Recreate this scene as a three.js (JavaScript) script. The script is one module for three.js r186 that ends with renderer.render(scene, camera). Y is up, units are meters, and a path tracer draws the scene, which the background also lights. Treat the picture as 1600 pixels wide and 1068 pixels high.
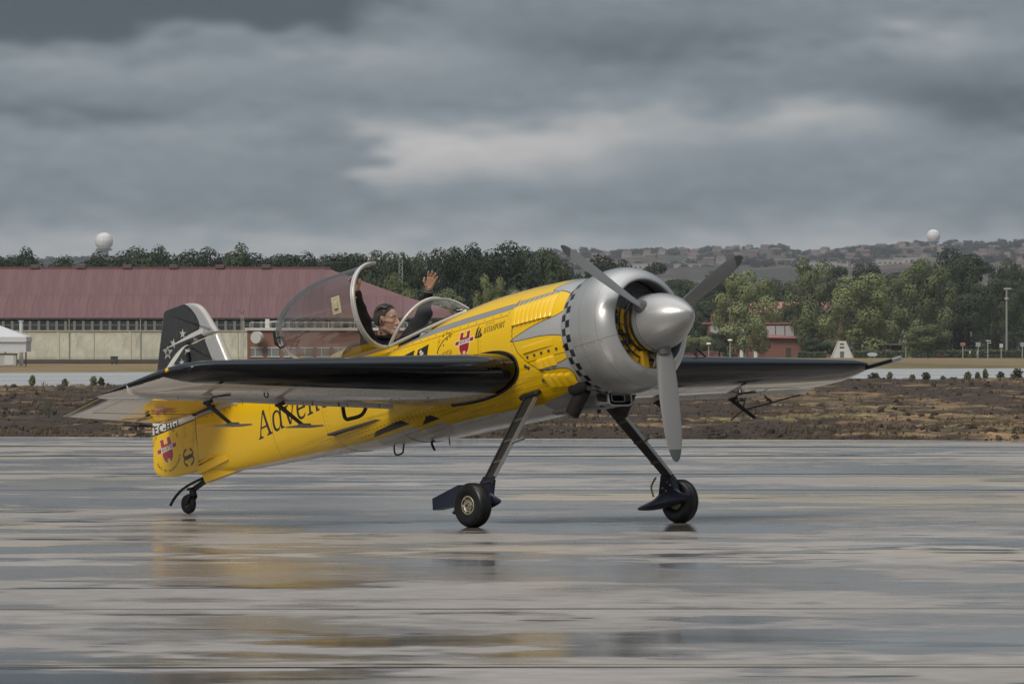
import * as THREE from 'three';
import { mergeGeometries, mergeVertices } from 'three/addons/utils/BufferGeometryUtils.js';
import { MarchingCubes } from 'three/addons/objects/MarchingCubes.js';
import { RoundedBoxGeometry } from 'three/addons/geometries/RoundedBoxGeometry.js';
import { createNoise2D, createNoise3D } from 'simplex-noise';

// ---------------------------------------------------------------- camera, sky, sun, exposure
const scene = new THREE.Scene();
const EYE = 1.485, LENS = 10980;                       // eye height in metres; focal length in units of 1/1600 of the frame width
const camera = new THREE.PerspectiveCamera(2 * Math.atan(534 / LENS) * 180 / Math.PI, 1600 / 1068, 0.5, 20000);
camera.position.set(0, EYE, 60);
camera.lookAt(0, EYE + 60 * 14 / LENS, 0);

const renderer = new THREE.WebGLRenderer({ antialias: true });
renderer.toneMapping = THREE.LinearToneMapping;
renderer.toneMappingExposure = 1.28;
renderer.shadowMap.enabled = true;

function rng(seed) { let s = seed >>> 0; return () => { s = (s + 0x6d2b79f5) >>> 0; let t = Math.imul(s ^ (s >>> 15), 1 | s); t = (t + Math.imul(t ^ (t >>> 7), 61 | t)) ^ t; return ((t ^ (t >>> 14)) >>> 0) / 4294967296; }; }
const lin = (g) => { g = Math.max(0, g) / 255; return g <= 0.04045 ? g / 12.92 : Math.pow((g + 0.055) / 1.055, 2.4); };
const clamp = (x, a, b) => Math.min(b, Math.max(a, x));
const sstep = (x, a, b) => { const t = clamp((x - a) / (b - a), 0, 1); return t * t * (3 - 2 * t); };
const lerp = (a, b, t) => a + (b - a) * t;

// The overcast: layered stratus that is darker towards the horizon and lighter overhead.
{
  const W = 4096, H = 4096, data = new Float32Array(W * H * 4), n3 = createNoise3D(rng(11)), n2 = createNoise2D(rng(12));
  const gauss = (x, a, w) => Math.exp(-((x - a) / w) * ((x - a) / w));
  for (let r = 0; r < H; r++) {
    const el = ((r + 0.5) / H - 0.5) * Math.PI, deg = el * 180 / Math.PI;
    for (let c = 0; c < W; c++) {
      const az = ((c + 0.5) / W - 0.5) * 2 * Math.PI;
      const far = deg < -2 || deg > 9 || Math.abs(c - W / 4) > 700;                       // soft parts of the sky are worked out in blocks
      if (far && (c & 7)) { const k = (r * W + c) * 4; data.copyWithin(k, k - 4, k); continue; }
      if (far && (r & 7) && (deg < -2 || deg > 9)) { const k = (r * W + c) * 4, q = ((r - (r & 7)) * W + c) * 4; if (r >= 8) { data.copyWithin(k, q, q + 4); continue; } }
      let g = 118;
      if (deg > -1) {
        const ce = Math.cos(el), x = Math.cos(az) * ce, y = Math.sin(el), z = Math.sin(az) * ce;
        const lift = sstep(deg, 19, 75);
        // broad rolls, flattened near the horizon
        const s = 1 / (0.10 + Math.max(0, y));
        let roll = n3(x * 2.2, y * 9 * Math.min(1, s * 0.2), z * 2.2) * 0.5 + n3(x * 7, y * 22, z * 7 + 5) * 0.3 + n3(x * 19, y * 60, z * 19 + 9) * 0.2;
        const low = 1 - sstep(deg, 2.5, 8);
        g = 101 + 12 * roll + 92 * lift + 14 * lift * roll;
        if (low > 0) {
          let d = az + Math.PI / 2; d = Math.atan2(Math.sin(d), Math.cos(d));
          const X = d * LENS + 800, Y = 548 - el * LENS;
          const w1 = n2(X / 420, Y / 110), w2 = n2(X / 150 + 7, Y / 45), w3 = n2(X / 60, Y / 22 + 3), w4 = n2(X / 26, Y / 11 + 3);
          const Xw = X + 40 * w2 + 18 * w3 + 8 * w4, Yw = Y + 14 * w1 + 10 * w2 + 4 * w3;
          const near = gauss(d, 0, 0.22);
          let v = 119 + 4 * w1 + 4 * w2 + 4.5 * w3 + 4.5 * w4;
          v += 29 * sstep(Yw, 300, 395) - 2 * gauss(Yw, 320, 30);
          let a = 0;
          a -= 50 * (1 - sstep(Yw, 34 - X * 0.055 + 12, 62 - X * 0.055 + 20)) * (1 - sstep(Xw, 420, 760));           // dark shelf, upper left
          a += 44 * sstep(Xw, 548, 600) * (1 - sstep(Xw, 760, 1180)) * gauss(Yw, 250 - (X - 640) * 0.06, 42);            // bright bank in the middle
          a += 32 * gauss(Xw, 1290, 170) * gauss(Yw, 188, 26);
          a += 18 * gauss(Xw, 980, 340) * gauss(Yw, 200, 40);
          a -= 34 * gauss(Xw, 1530, 190) * gauss(Yw, 158, 40);                                                           // dark roll on the right
          a -= 20 * gauss(Xw, 1010, 230) * gauss(Yw, 62, 30);
          a += 26 * gauss(Xw, 1480, 120) * gauss(Yw, 66, 20);
          a += 18 * gauss(Xw, 180, 210) * gauss(Yw, 108, 26) + 18 * gauss(Xw, 600, 160) * gauss(Yw, 95, 30);
          a -= 24 * gauss(Yw, 178, 16) * (1 - sstep(Xw, 120, 420));
          a += 10 * gauss(Xw, 250, 320) * gauss(Yw, 225, 30);
          a -= 5 * gauss(Yw, 350, 40) * gauss(Xw, 1000, 500);
          g = lerp(g, v + a * near, low);
        }
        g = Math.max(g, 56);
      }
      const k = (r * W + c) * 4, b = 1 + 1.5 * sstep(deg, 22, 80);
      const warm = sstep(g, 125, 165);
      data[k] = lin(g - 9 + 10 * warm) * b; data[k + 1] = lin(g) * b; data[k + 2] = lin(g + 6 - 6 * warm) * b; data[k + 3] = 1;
    }
  }
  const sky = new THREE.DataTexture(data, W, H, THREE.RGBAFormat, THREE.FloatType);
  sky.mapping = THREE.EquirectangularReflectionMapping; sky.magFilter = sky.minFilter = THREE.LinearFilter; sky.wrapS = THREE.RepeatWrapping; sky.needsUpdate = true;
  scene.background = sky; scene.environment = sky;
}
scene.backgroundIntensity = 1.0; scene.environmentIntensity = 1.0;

const sun = new THREE.DirectionalLight(0xfff3e4, 1.5);          // the bright part of the overcast, high behind the photographer's left
sun.position.set(-35, 58, 60); sun.target.position.set(0, 1, 0);
sun.castShadow = true; sun.shadow.radius = 45; sun.shadow.mapSize.set(2048, 2048);
Object.assign(sun.shadow.camera, { left: -12, right: 12, top: 12, bottom: -12, near: 20, far: 200 });
scene.add(sun, sun.target);

scene.fog = new THREE.FogExp2(new THREE.Color(0.62, 0.68, 0.75), 0.00004);

// ---------------------------------------------------------------- helpers
const used = new Map();
function numbered(name) { const n = used.get(name) ?? 0; used.set(name, n + 1); return n ? name + '_' + String(n).padStart(3, '0') : name; }
function tag(o, label, category, group) { o.userData.label = label; o.userData.category = category; if (group) o.userData.group = group; return o; }
function thing(name, label, category, pos = [0, 0, 0], turn = 0, group) {
  const o = new THREE.Group(); o.name = numbered(name); o.position.set(...pos); o.rotation.y = turn; scene.add(o);
  return tag(o, label, category, group);
}
function mesh(name, geo, mat, parent, label) {
  const m = new THREE.Mesh(Array.isArray(geo) ? join(geo) : geo, mat); m.name = name; m.castShadow = m.receiveShadow = true; parent.add(m);
  if (label) m.userData.label = label;
  return m;
}
function struct(name, geo, mat, kind = 'structure') { const m = mesh(name, geo, mat, scene); m.userData.kind = kind; return m; }
function copyOf(root, pos, turn, label, group) {
  const r = root.clone(); r.name = numbered(root.name.replace(/_\d{3}$/, '')); r.userData = { ...root.userData }; r.position.set(...pos); r.rotation.y = turn; scene.add(r);
  if (label) r.userData.label = label; if (group) r.userData.group = group;
  return r;
}
function join(list) {
  const g = list.map((a) => { const b = a.index ? a.toNonIndexed() : a; for (const k of Object.keys(b.attributes)) if (!['position', 'normal', 'uv', 'color'].includes(k)) b.deleteAttribute(k); if (!b.attributes.uv) b.setAttribute('uv', new THREE.BufferAttribute(new Float32Array(b.attributes.position.count * 2), 2)); return b; });
  return g.length === 1 ? g[0] : mergeGeometries(g);
}
const V = (x, y, z) => new THREE.Vector3(x, y, z);
function box(w, h, d, x = 0, y = 0, z = 0, r = 0) {
  const g = r > 0 ? new RoundedBoxGeometry(w, h, d, 2, r) : new THREE.BoxGeometry(w, h, d); g.translate(x, y, z); return g;
}
function rod(a, b, r0, r1 = r0, seg = 8) {
  const A = V(...a), B = V(...b), d = B.clone().sub(A), g = new THREE.CylinderGeometry(r1, r0, d.length(), seg);
  g.applyQuaternion(new THREE.Quaternion().setFromUnitVectors(V(0, 1, 0), d.normalize())); g.translate(...A.add(B).multiplyScalar(0.5).toArray()); return g;
}
function ball(x, y, z, r, sx = 1, sy = 1, sz = 1, seg = 12) { const g = new THREE.SphereGeometry(r, seg, Math.ceil(seg * 0.7)); g.scale(sx, sy, sz); g.translate(x, y, z); return g; }
function pipe(points, r, seg = 24, rad = 8, closed = false) { return new THREE.TubeGeometry(new THREE.CatmullRomCurve3(points.map((p) => V(...p)), closed, 'catmullrom', 0.5), seg, r, rad, closed); }
// a bar of rectangular section between two places: w across (along dir), t thick
function bar(a, b, dir, w0, w1, t0, t1 = t0) {
  const A = V(...a), B = V(...b), L = B.clone().sub(A).normalize(), U = V(...dir), N = L.clone().cross(U).normalize(); U.copy(N.clone().cross(L)).normalize();
  const P = []; for (const [C, w, t] of [[A, w0, t0], [B, w1, t1]]) for (const [i, j] of [[-1, -1], [1, -1], [1, 1], [-1, 1]]) P.push(C.clone().addScaledVector(U, i * w / 2).addScaledVector(N, j * t / 2));
  return hull8(P);
}
function hull8(P) {   // eight corners: two rings of four
  const q = [[0, 1, 5, 4], [1, 2, 6, 5], [2, 3, 7, 6], [3, 0, 4, 7], [3, 2, 1, 0], [4, 5, 6, 7]], pos = [];
  for (const [a, b, c, d] of q) for (const i of [a, b, c, a, c, d]) pos.push(P[i].x, P[i].y, P[i].z);
  const g = new THREE.BufferGeometry(); g.setAttribute('position', new THREE.Float32BufferAttribute(pos, 3)); g.computeVertexNormals(); return g;
}
// a grid of points f(i, j) -> [x, y, z, u, v]
function grid(ni, nj, f, flip = false) {
  const pos = [], uv = [], idx = [];
  for (let i = 0; i <= ni; i++) for (let j = 0; j <= nj; j++) { const p = f(i, j); pos.push(p[0], p[1], p[2]); uv.push(p[3] ?? i / ni, p[4] ?? j / nj); }
  for (let i = 0; i < ni; i++) for (let j = 0; j < nj; j++) { const a = i * (nj + 1) + j, b = a + nj + 1; flip ? idx.push(a, a + 1, b, b, a + 1, b + 1) : idx.push(a, b, a + 1, b, b + 1, a + 1); }
  const g = new THREE.BufferGeometry(); g.setAttribute('position', new THREE.Float32BufferAttribute(pos, 3)); g.setAttribute('uv', new THREE.Float32BufferAttribute(uv, 2)); g.setIndex(idx); g.computeVertexNormals(); return g;
}
// turned about the x axis: profile of [x, r], centre height cy
function turned(profile, cy, seg = 64) {
  const g = grid(seg, profile.length - 1, (i, j) => { const a = i / seg * 2 * Math.PI, [x, r] = profile[j]; return [x, cy + r * Math.cos(a), r * Math.sin(a), i / seg, j / (profile.length - 1)]; });
  const n = g.attributes.normal, m = profile.length;   // close the seam
  for (let j = 0; j < m; j++) { const e = seg * m + j, s = V(n.getX(j) + n.getX(e), n.getY(j) + n.getY(e), n.getZ(j) + n.getZ(e)).normalize(); n.setXYZ(j, s.x, s.y, s.z); n.setXYZ(e, s.x, s.y, s.z); }
  return g;
}
function canvasTex(w, h, draw, srgb = true) {
  const c = document.createElement('canvas'); c.width = w; c.height = h; draw(c.getContext('2d'), w, h);
  const t = new THREE.CanvasTexture(c); if (srgb) t.colorSpace = THREE.SRGBColorSpace; t.wrapS = t.wrapT = THREE.RepeatWrapping; t.anisotropy = 8; return t;
}
function dataTex(w, h, f, srgb = false) {   // f(u, v) -> [r, g, b] in 0..1
  const d = new Uint8Array(w * h * 4);
  for (let y = 0; y < h; y++) for (let x = 0; x < w; x++) { const c = f((x + 0.5) / w, (y + 0.5) / h), k = (y * w + x) * 4; for (let i = 0; i < 3; i++) d[k + i] = clamp(c[i] ?? c[0], 0, 1) * 255; d[k + 3] = 255; }
  const t = new THREE.DataTexture(d, w, h); if (srgb) t.colorSpace = THREE.SRGBColorSpace; t.wrapS = t.wrapT = THREE.RepeatWrapping; t.magFilter = t.minFilter = THREE.LinearFilter; t.needsUpdate = true; return t;
}
// periodic fractal noise on the unit square, fx by fy cells at the first octave
function tiling(seed, fx, fy, oct = 4, gain = 0.5) {
  const lat = []; for (let o = 0; o < oct; o++) { const r = rng(seed * 31 + o * 7 + 1), nx = fx << o, ny = fy << o, a = new Float32Array(nx * ny); for (let i = 0; i < a.length; i++) a[i] = r() * 2 - 1; lat.push([nx, ny, a]); }
  return (u, v) => {
    let s = 0, k = 1, t = 0;
    for (const [nx, ny, a] of lat) {
      const x = (u - Math.floor(u)) * nx, y = (v - Math.floor(v)) * ny, i = Math.floor(x) % nx, j = Math.floor(y) % ny, i1 = (i + 1) % nx, j1 = (j + 1) % ny;
      let p = x - Math.floor(x), q = y - Math.floor(y); p = p * p * (3 - 2 * p); q = q * q * (3 - 2 * q);
      s += k * (lerp(lerp(a[j * nx + i], a[j * nx + i1], p), lerp(a[j1 * nx + i], a[j1 * nx + i1], p), q)); t += k; k *= gain;
    }
    return s / t;
  };
}
const rgb = (r, g, b) => new THREE.Color().setRGB(r, g, b);
const std = (r, g, b, rough = 0.7, more = {}) => new THREE.MeshStandardMaterial({ color: rgb(r, g, b), roughness: rough, ...more });
const gloss = (r, g, b, rough = 0.4, more = {}) => new THREE.MeshPhysicalMaterial({ color: rgb(r, g, b), roughness: rough, specularIntensity: 0.3, clearcoat: 1, clearcoatRoughness: 0.06, ...more });
const at = (px, depth) => (px - 800) / LENS * depth;              // sideways metres of a bearing at a given distance from the camera
const far = (d) => 60 - d;                                        // z of a place d metres in front of the camera
// ---------------------------------------------------------------- the setting: ground, apron, verge, runway, hills
function sheet(corners, y, scale, cols = 1, rows = 1) {           // corners: [x, z] near-left, near-right, far-right, far-left; uv in units of `scale` metres
  return grid(rows, cols, (i, j) => {
    const t = i / rows, s = j / cols, x = lerp(lerp(corners[0][0], corners[1][0], s), lerp(corners[3][0], corners[2][0], s), t), z = lerp(lerp(corners[0][1], corners[1][1], s), lerp(corners[3][1], corners[2][1], s), t);
    return [x, y, z, x / scale, -z / scale];
  }, true);
}
const soilTex = (() => {
  const a = tiling(1, 5, 5, 6, 0.6), b = tiling(2, 3, 3, 4), c = tiling(3, 24, 24, 4, 0.7);
  return dataTex(1024, 1024, (u, v) => {
    const p = a(u, v), q = b(u, v), r = c(u, v), straw = sstep(p + 0.35 * r, 0.02, 0.35), green = sstep(q - 0.25 * r, 0.1, 0.4) * 0.55, k = 1 + 0.55 * r + 0.3 * p;
    const m = (s, t, g) => lerp(lerp(s, t, straw), g, green) * k;
    return [m(0.225, 0.42, 0.26), m(0.178, 0.345, 0.255), m(0.145, 0.25, 0.155)];
  }, true);
})();
const strawTex = (() => {
  const a = tiling(4, 4, 4, 6, 0.6), c = tiling(5, 32, 32, 3, 0.7), b = tiling(6, 3, 3, 3);
  return dataTex(1024, 1024, (u, v) => { const p = a(u, v), r = c(u, v), q = sstep(b(u, v), -0.1, 0.35), k = 1 + 0.35 * r; const m = (s, t) => lerp(s, t, clamp(0.5 + 1.4 * p, 0, 1)) * k; return [m(0.34, 0.54) - 0.07 * q, m(0.28, 0.46) - 0.03 * q, m(0.20, 0.33) - 0.05 * q]; }, true);
})();
struct('ground', sheet([[-1600, 120], [1600, 120], [5000, -16000], [-5000, -16000]], -0.06, 60, 8, 24), new THREE.MeshStandardMaterial({ map: strawTex, roughness: 0.95 }));

// wet concrete apron
{
  const S = 24, T = 48;                                           // the pattern repeats after S x T metres
  const broad = tiling(21, 5, 12, 5, 0.55), fine = tiling(22, 30, 48, 4, 0.65), film = tiling(23, 5, 14, 5, 0.62), grain = tiling(24, 200, 400, 2), line = tiling(25, 11, 62, 4, 0.6), warp = tiling(27, 9, 14, 4), stain = tiling(26, 4, 9, 4);
  const pd = tiling(28, 6, 13, 5, 0.6);
  const TW = 1024, TH = 2048, F = Array.from({ length: 7 }, () => new Float32Array(TW * TH));       // the noises, worked out once
  for (let y = 0, o = 0; y < TH; y++) for (let x = 0; x < TW; x++, o++) {
    const u = (x + 0.5) / TW, v = (y + 0.5) / TH, k = warp(u, v), f = fine(u, v), b = broad(u, v);
    F[0][o] = sstep(0.9 * film(u + 0.02 * k, v + 0.012 * k) + 0.5 * f + 0.25 * b, -0.22, 0.28);          // damp
    F[1][o] = 0.8 * sstep(line(u, v + 0.010 * k) + 0.45 * f + 0.2 * b, 0.36, 0.56);                      // dark streaks
    F[2][o] = sstep(pd(u + 0.015 * k, v) + 0.34 * f, 0.30, 0.50);                                        // standing water
    F[3][o] = f; F[4][o] = b; F[5][o] = grain(u, v); F[6][o] = sstep(stain(u, v), 0.1, 0.5);
  }
  const from = (fn, srgb) => dataTex(TW, TH, (u, v) => { const o = Math.floor(v * TH) * TW + Math.floor(u * TW); return fn(F[0][o], F[1][o], F[2][o], F[3][o], F[4][o], F[5][o], F[6][o]); }, srgb);
  const map = from((w, s, p, f, b, g, t) => { const k = (0.63 + 0.08 * b + 0.05 * g) * (1 - 0.22 * w) * (1 - 0.80 * s) * (1 - 0.34 * p); return [k * (1.01 + 0.03 * t), k * 0.97, k * (0.935 - 0.08 * t)]; }, true);
  const rough = from((w, s, p, f) => { const r = lerp(lerp(0.38, 0.15, w) - 0.06 * s + 0.05 * f, 0.10, p); return [r, r, r]; });
  const bump = from((w, s, p, f, b, g) => { const k = 0.5 + (0.3 * f + 0.15 * b + 0.05 * g) * (1 - 0.6 * p); return [k, k, k]; });
  for (const t of [map, rough, bump]) { t.repeat.set(1 / S, 1 / T); t.offset.set(0.45, 0.42); }
  const mat = new THREE.MeshStandardMaterial({ map, roughnessMap: rough, roughness: 1, bumpMap: bump, bumpScale: 0.0018 });
  struct('apron', sheet([[-60, 64], [60, 64], [60, -41.1], [-60, -77.1]], 0, 1, 12, 24), mat);
  // tarred joints between the bays, and a faded yellow guide line
  const tar = std(0.018, 0.019, 0.02, 0.35), worn = std(0.30, 0.22, 0.05, 0.6);
  const joint = (x0, z0, x1, z1, w, y, m, name) => { const r = rng(Math.round(z0 * 100 + 7)); const n = 60; return struct(name, grid(1, n, (i, j) => { const t = j / n, q = 0.55 + 0.45 * Math.sin(t * 40 + z0) * Math.sin(t * 13); return [lerp(x0, x1, t), y, lerp(z0, z1, t) + (i - 0.5) * -w * q + 0.03 * Math.sin(t * 31 + z0), t, i]; }), m); };
  joint(-40, -50.6, 40, -47.2, 0.9, 0.004, tar, 'apron_joint');
  joint(-40, -38.2, 40, -40.2, 1.0, 0.004, tar, 'apron_joint_001');
  joint(-40, -26.0, 40, -23.8, 0.3, 0.004, tar, 'apron_joint_002');
  joint(-40, -14.5, 40, -15.5, 0.22, 0.004, tar, 'apron_joint_003');
  joint(-30, 20.2, 30, 19.0, 0.12, 0.004, tar, 'apron_joint_004');
  joint(-30, 27.9, 30, 26.2, 0.16, 0.004, tar, 'apron_joint_005');
  joint(-30, 27.55, 30, 25.95, 0.11, 0.008, worn, 'guide_line');
}
// rough verge of bare soil and dry grass between the apron and the runway
const vergeNoise = createNoise2D(rng(31));
const vergeEdge = (x) => -59.1 + x * 0.3;                   // z of the apron's far edge at x
const runwayNear = (x) => -263 - x * 1.767;                  // z of the runway's near edge
function vergeHeight(x, z) {
  const e = sstep(vergeEdge(x) - z, 0, 1.2), f = sstep(z - runwayNear(x), 0, 12);
  const n = 0.55 * vergeNoise(x * 0.16, z * 0.06) + 0.3 * vergeNoise(x * 0.5, z * 0.22) + 0.22 * vergeNoise(x * 1.6, z * 0.9) + 0.12 * vergeNoise(x * 4.2, z * 3);
  return -0.02 + e * f * (0.10 + 0.14 * n);
}
{
  const g = grid(520, 220, (i, j) => {
    const s = j / 220 * 2 - 1, t = Math.pow(i / 520, 1.7), x0 = s * lerp(20, 46, t), z = lerp(vergeEdge(x0) + 0.02, runwayNear(x0), t);
    return [x0, i === 0 ? -0.03 : vergeHeight(x0, z), z, x0 / 14, -z / 14];
  }, true);
  const m = new THREE.MeshStandardMaterial({ map: soilTex, roughness: 1 });
  struct('verge', g, m);
  // a sandy track worn along the verge on the right
  struct('sandy_track', grid(14, 160, (i, j) => { const x = lerp(1.5, 17, j / 160), c = -84 - x * 0.15 + 1.6 * vergeNoise(x * 0.35, 3), w = (2.6 + 2.2 * vergeNoise(x * 0.5, 9)) * sstep(j / 160, 0, 0.25), z = c - (i / 14 - 0.5) * 2 * Math.max(0.05, w + 0.7 * vergeNoise(x * 2, i * 0.7)); return [x, vergeHeight(x, z) + 0.012 * Math.sin(Math.PI * i / 14) - (i % 14 ? 0 : 0.05), z, x / 9, -z / 9]; }, true), new THREE.MeshStandardMaterial({ map: strawTex, roughness: 1 }));
  // tufts of dry and green grass
  const r = rng(32), blades = [];
  for (let k = 0; k < 9; k++) { const a = r() * 6.283, l = 0.5 + r() * 0.5, w = 0.05, dx = Math.cos(a) * 0.35 * l, dz = Math.sin(a) * 0.35 * l, o = [r() * 0.2 - 0.1, r() * 0.2 - 0.1]; const q = new THREE.BufferGeometry(); q.setAttribute('position', new THREE.Float32BufferAttribute([o[0] - w * Math.sin(a), 0, o[1] + w * Math.cos(a), o[0] + w * Math.sin(a), 0, o[1] - w * Math.cos(a), o[0] + dx, l, o[1] + dz], 3)); q.computeVertexNormals(); blades.push(q); }
  const tuft = join(blades), N = 22000, tufts = new THREE.InstancedMesh(tuft, new THREE.MeshStandardMaterial({ color: 0xffffff, roughness: 1, side: THREE.DoubleSide }), N), M = new THREE.Matrix4(), Q = new THREE.Quaternion(), C = new THREE.Color();
  let k = 0;
  while (k < N) {
    const t = Math.pow(r(), 1.5), x = (r() * 2 - 1) * lerp(15, 42, t), z = lerp(vergeEdge(x) - 0.3, runwayNear(x) + 2, t);
    const p = vergeNoise(x * 0.22 + 40, z * 0.05), q = vergeNoise(x * 0.9 + 9, z * 0.3);
    if (r() > sstep(p + 0.4 * q, -0.35, 0.5) + 0.05) continue;
    const h = (0.04 + 0.12 * r() * r()) * (1 + 0.6 * t);
    M.compose(V(x, vergeHeight(x, z) - 0.01, z), Q.setFromAxisAngle(V(0, 1, 0), r() * 6.28), V(h * 1.3, h, h * 1.3)); tufts.setMatrixAt(k, M);
    const green = sstep(vergeNoise(x * 0.12 - 20, z * 0.045), 0.0, 0.45) * (0.4 + 0.6 * r()) + 0.55 * sstep(-x / (60 - z) * LENS, 420, 620) * sstep(vergeNoise(x * 0.3, z * 0.08), -0.3, 0.4), b = 0.6 + 0.7 * r();
    C.setRGB(lerp(0.155, 0.06, green) * b, lerp(0.115, 0.066, green) * b, lerp(0.072, 0.032, green) * b); tufts.setColorAt(k, C); k++;
  }
  tufts.name = 'dry_grass'; tufts.userData.kind = 'stuff'; tag(tufts, 'dry straw and green grass tufts scattered over the soil verge', 'grass'); scene.add(tufts);
  // clods of turned earth
  const clod = new THREE.IcosahedronGeometry(1, 1), cp = clod.attributes.position; for (let i = 0; i < cp.count; i++) { const f = 1 + 0.35 * vergeNoise(cp.getX(i) * 2.1 + cp.getZ(i), cp.getY(i) * 2.3); cp.setXYZ(i, cp.getX(i) * f, cp.getY(i) * f, cp.getZ(i) * f); } clod.computeVertexNormals();
  const NC = 5000, clods = new THREE.InstancedMesh(clod, new THREE.MeshStandardMaterial({ color: 0xffffff, roughness: 1 }), NC); k = 0;
  while (k < NC) {
    const t = Math.pow(r(), 2.2), x = (r() * 2 - 1) * lerp(15, 40, t), z = lerp(vergeEdge(x) - 0.15, runwayNear(x) + 6, t);
    if (vergeNoise(x * 0.22 + 40, z * 0.05) > 0.25 && r() < 0.8) continue;
    const s = 0.012 + 0.05 * Math.pow(r(), 4) * (1 + t);
    M.compose(V(x, vergeHeight(x, z) + s * 0.2, z), Q.setFromAxisAngle(V(r(), r(), r()).normalize(), r() * 6.28), V(s * 1.6, s, s * 1.2)); clods.setMatrixAt(k, M);
    const b = 0.5 + 0.9 * r(); C.setRGB(0.055 * b, 0.041 * b, 0.031 * b); clods.setColorAt(k, C); k++;
  }
  clods.name = 'earth_clods'; clods.userData.kind = 'stuff'; tag(clods, 'dark clods of turned earth lying across the verge', 'soil'); scene.add(clods);
}
{
  const a = tiling(41, 3, 10, 5), m = dataTex(512, 512, (u, v) => { const k = 0.74 + 0.035 * a(u, v); return [k, k, k]; }, true), ro = dataTex(512, 512, (u, v) => { const k = 0.24 + 0.14 * a(u, v); return [k, k, k]; });
  for (const t of [m, ro]) t.repeat.set(1 / 40, 1 / 60);
  struct('runway', sheet([[-150, runwayNear(-150)], [420, runwayNear(420)], [420, -474.6 - 1.575 * 420], [-150, -474.6 + 1.575 * 150]], 0.0, 1, 8, 4), new THREE.MeshStandardMaterial({ map: m, roughnessMap: ro, roughness: 1 }));
}
// ---------------------------------------------------------------- hills on the horizon
const hillNoise = createNoise2D(rng(51));
const SKYLINE = [[-400, 412], [0, 412], [150, 409], [300, 414], [700, 414], [850, 399], [1000, 397], [1120, 395], [1180, 391], [1235, 391], [1250, 402], [1290, 397], [1360, 391], [1430, 385], [1520, 387], [1620, 383], [2000, 388]];
function skylineAt(px) { for (let i = 1; i < SKYLINE.length; i++) if (px <= SKYLINE[i][0]) { const [a, b] = SKYLINE[i - 1], [c, d] = SKYLINE[i]; return lerp(b, d, sstep(px, a, c)); } return 384; }
function hillHeight(x, z) {
  const d = 60 - z, px = clamp(800 + x / d * LENS, -380, 1980), top = (548 - skylineAt(px)) / LENS * 9000;
  const ramp = d < 9000 ? 0.62 * sstep(d, 3400, 6600) + 0.38 * sstep(d, 6600, 9000) : 1 - 0.25 * sstep(d, 9000, 12000);
  return -0.1 + ramp * (top + 2.5 * hillNoise(x / 110, z / 400) + 1.2 * hillNoise(x / 40, z / 140));
}
{
  const a = tiling(52, 5, 5, 6, 0.6), b = tiling(53, 9, 9, 4), m = dataTex(512, 512, (u, v) => { const p = sstep(a(u, v), -0.15, 0.2), q = sstep(b(u, v), 0.05, 0.3), k = 0.85 + 0.4 * b(u, v); return [lerp(lerp(0.29, 0.46, p), 0.19, q) * k, lerp(lerp(0.245, 0.385, p), 0.205, q) * k, lerp(lerp(0.235, 0.31, p), 0.185, q) * k]; }, true);
  struct('hills', grid(90, 260, (i, j) => { const d = lerp(3400, 12000, i / 90), px = lerp(-380, 1980, j / 260), x = at(px, d), z = far(d); return [x, hillHeight(x, z), z, x / 420, -z / 900]; }, true), new THREE.MeshStandardMaterial({ map: m, roughness: 1 }));
}
// ---------------------------------------------------------------- trees
const leafMats = {
  pine: std(0.026, 0.042, 0.024, 0.9, { side: THREE.DoubleSide, vertexColors: true }),
  dark: std(0.050, 0.072, 0.036, 0.9, { side: THREE.DoubleSide, vertexColors: true }),
  mid: std(0.12, 0.15, 0.068, 0.9, { side: THREE.DoubleSide, vertexColors: true }),
  light: std(0.19, 0.225, 0.095, 0.9, { side: THREE.DoubleSide, vertexColors: true }),
};
const bark = std(0.09, 0.075, 0.06, 0.95), paleBark = std(0.42, 0.41, 0.37, 0.9);
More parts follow.
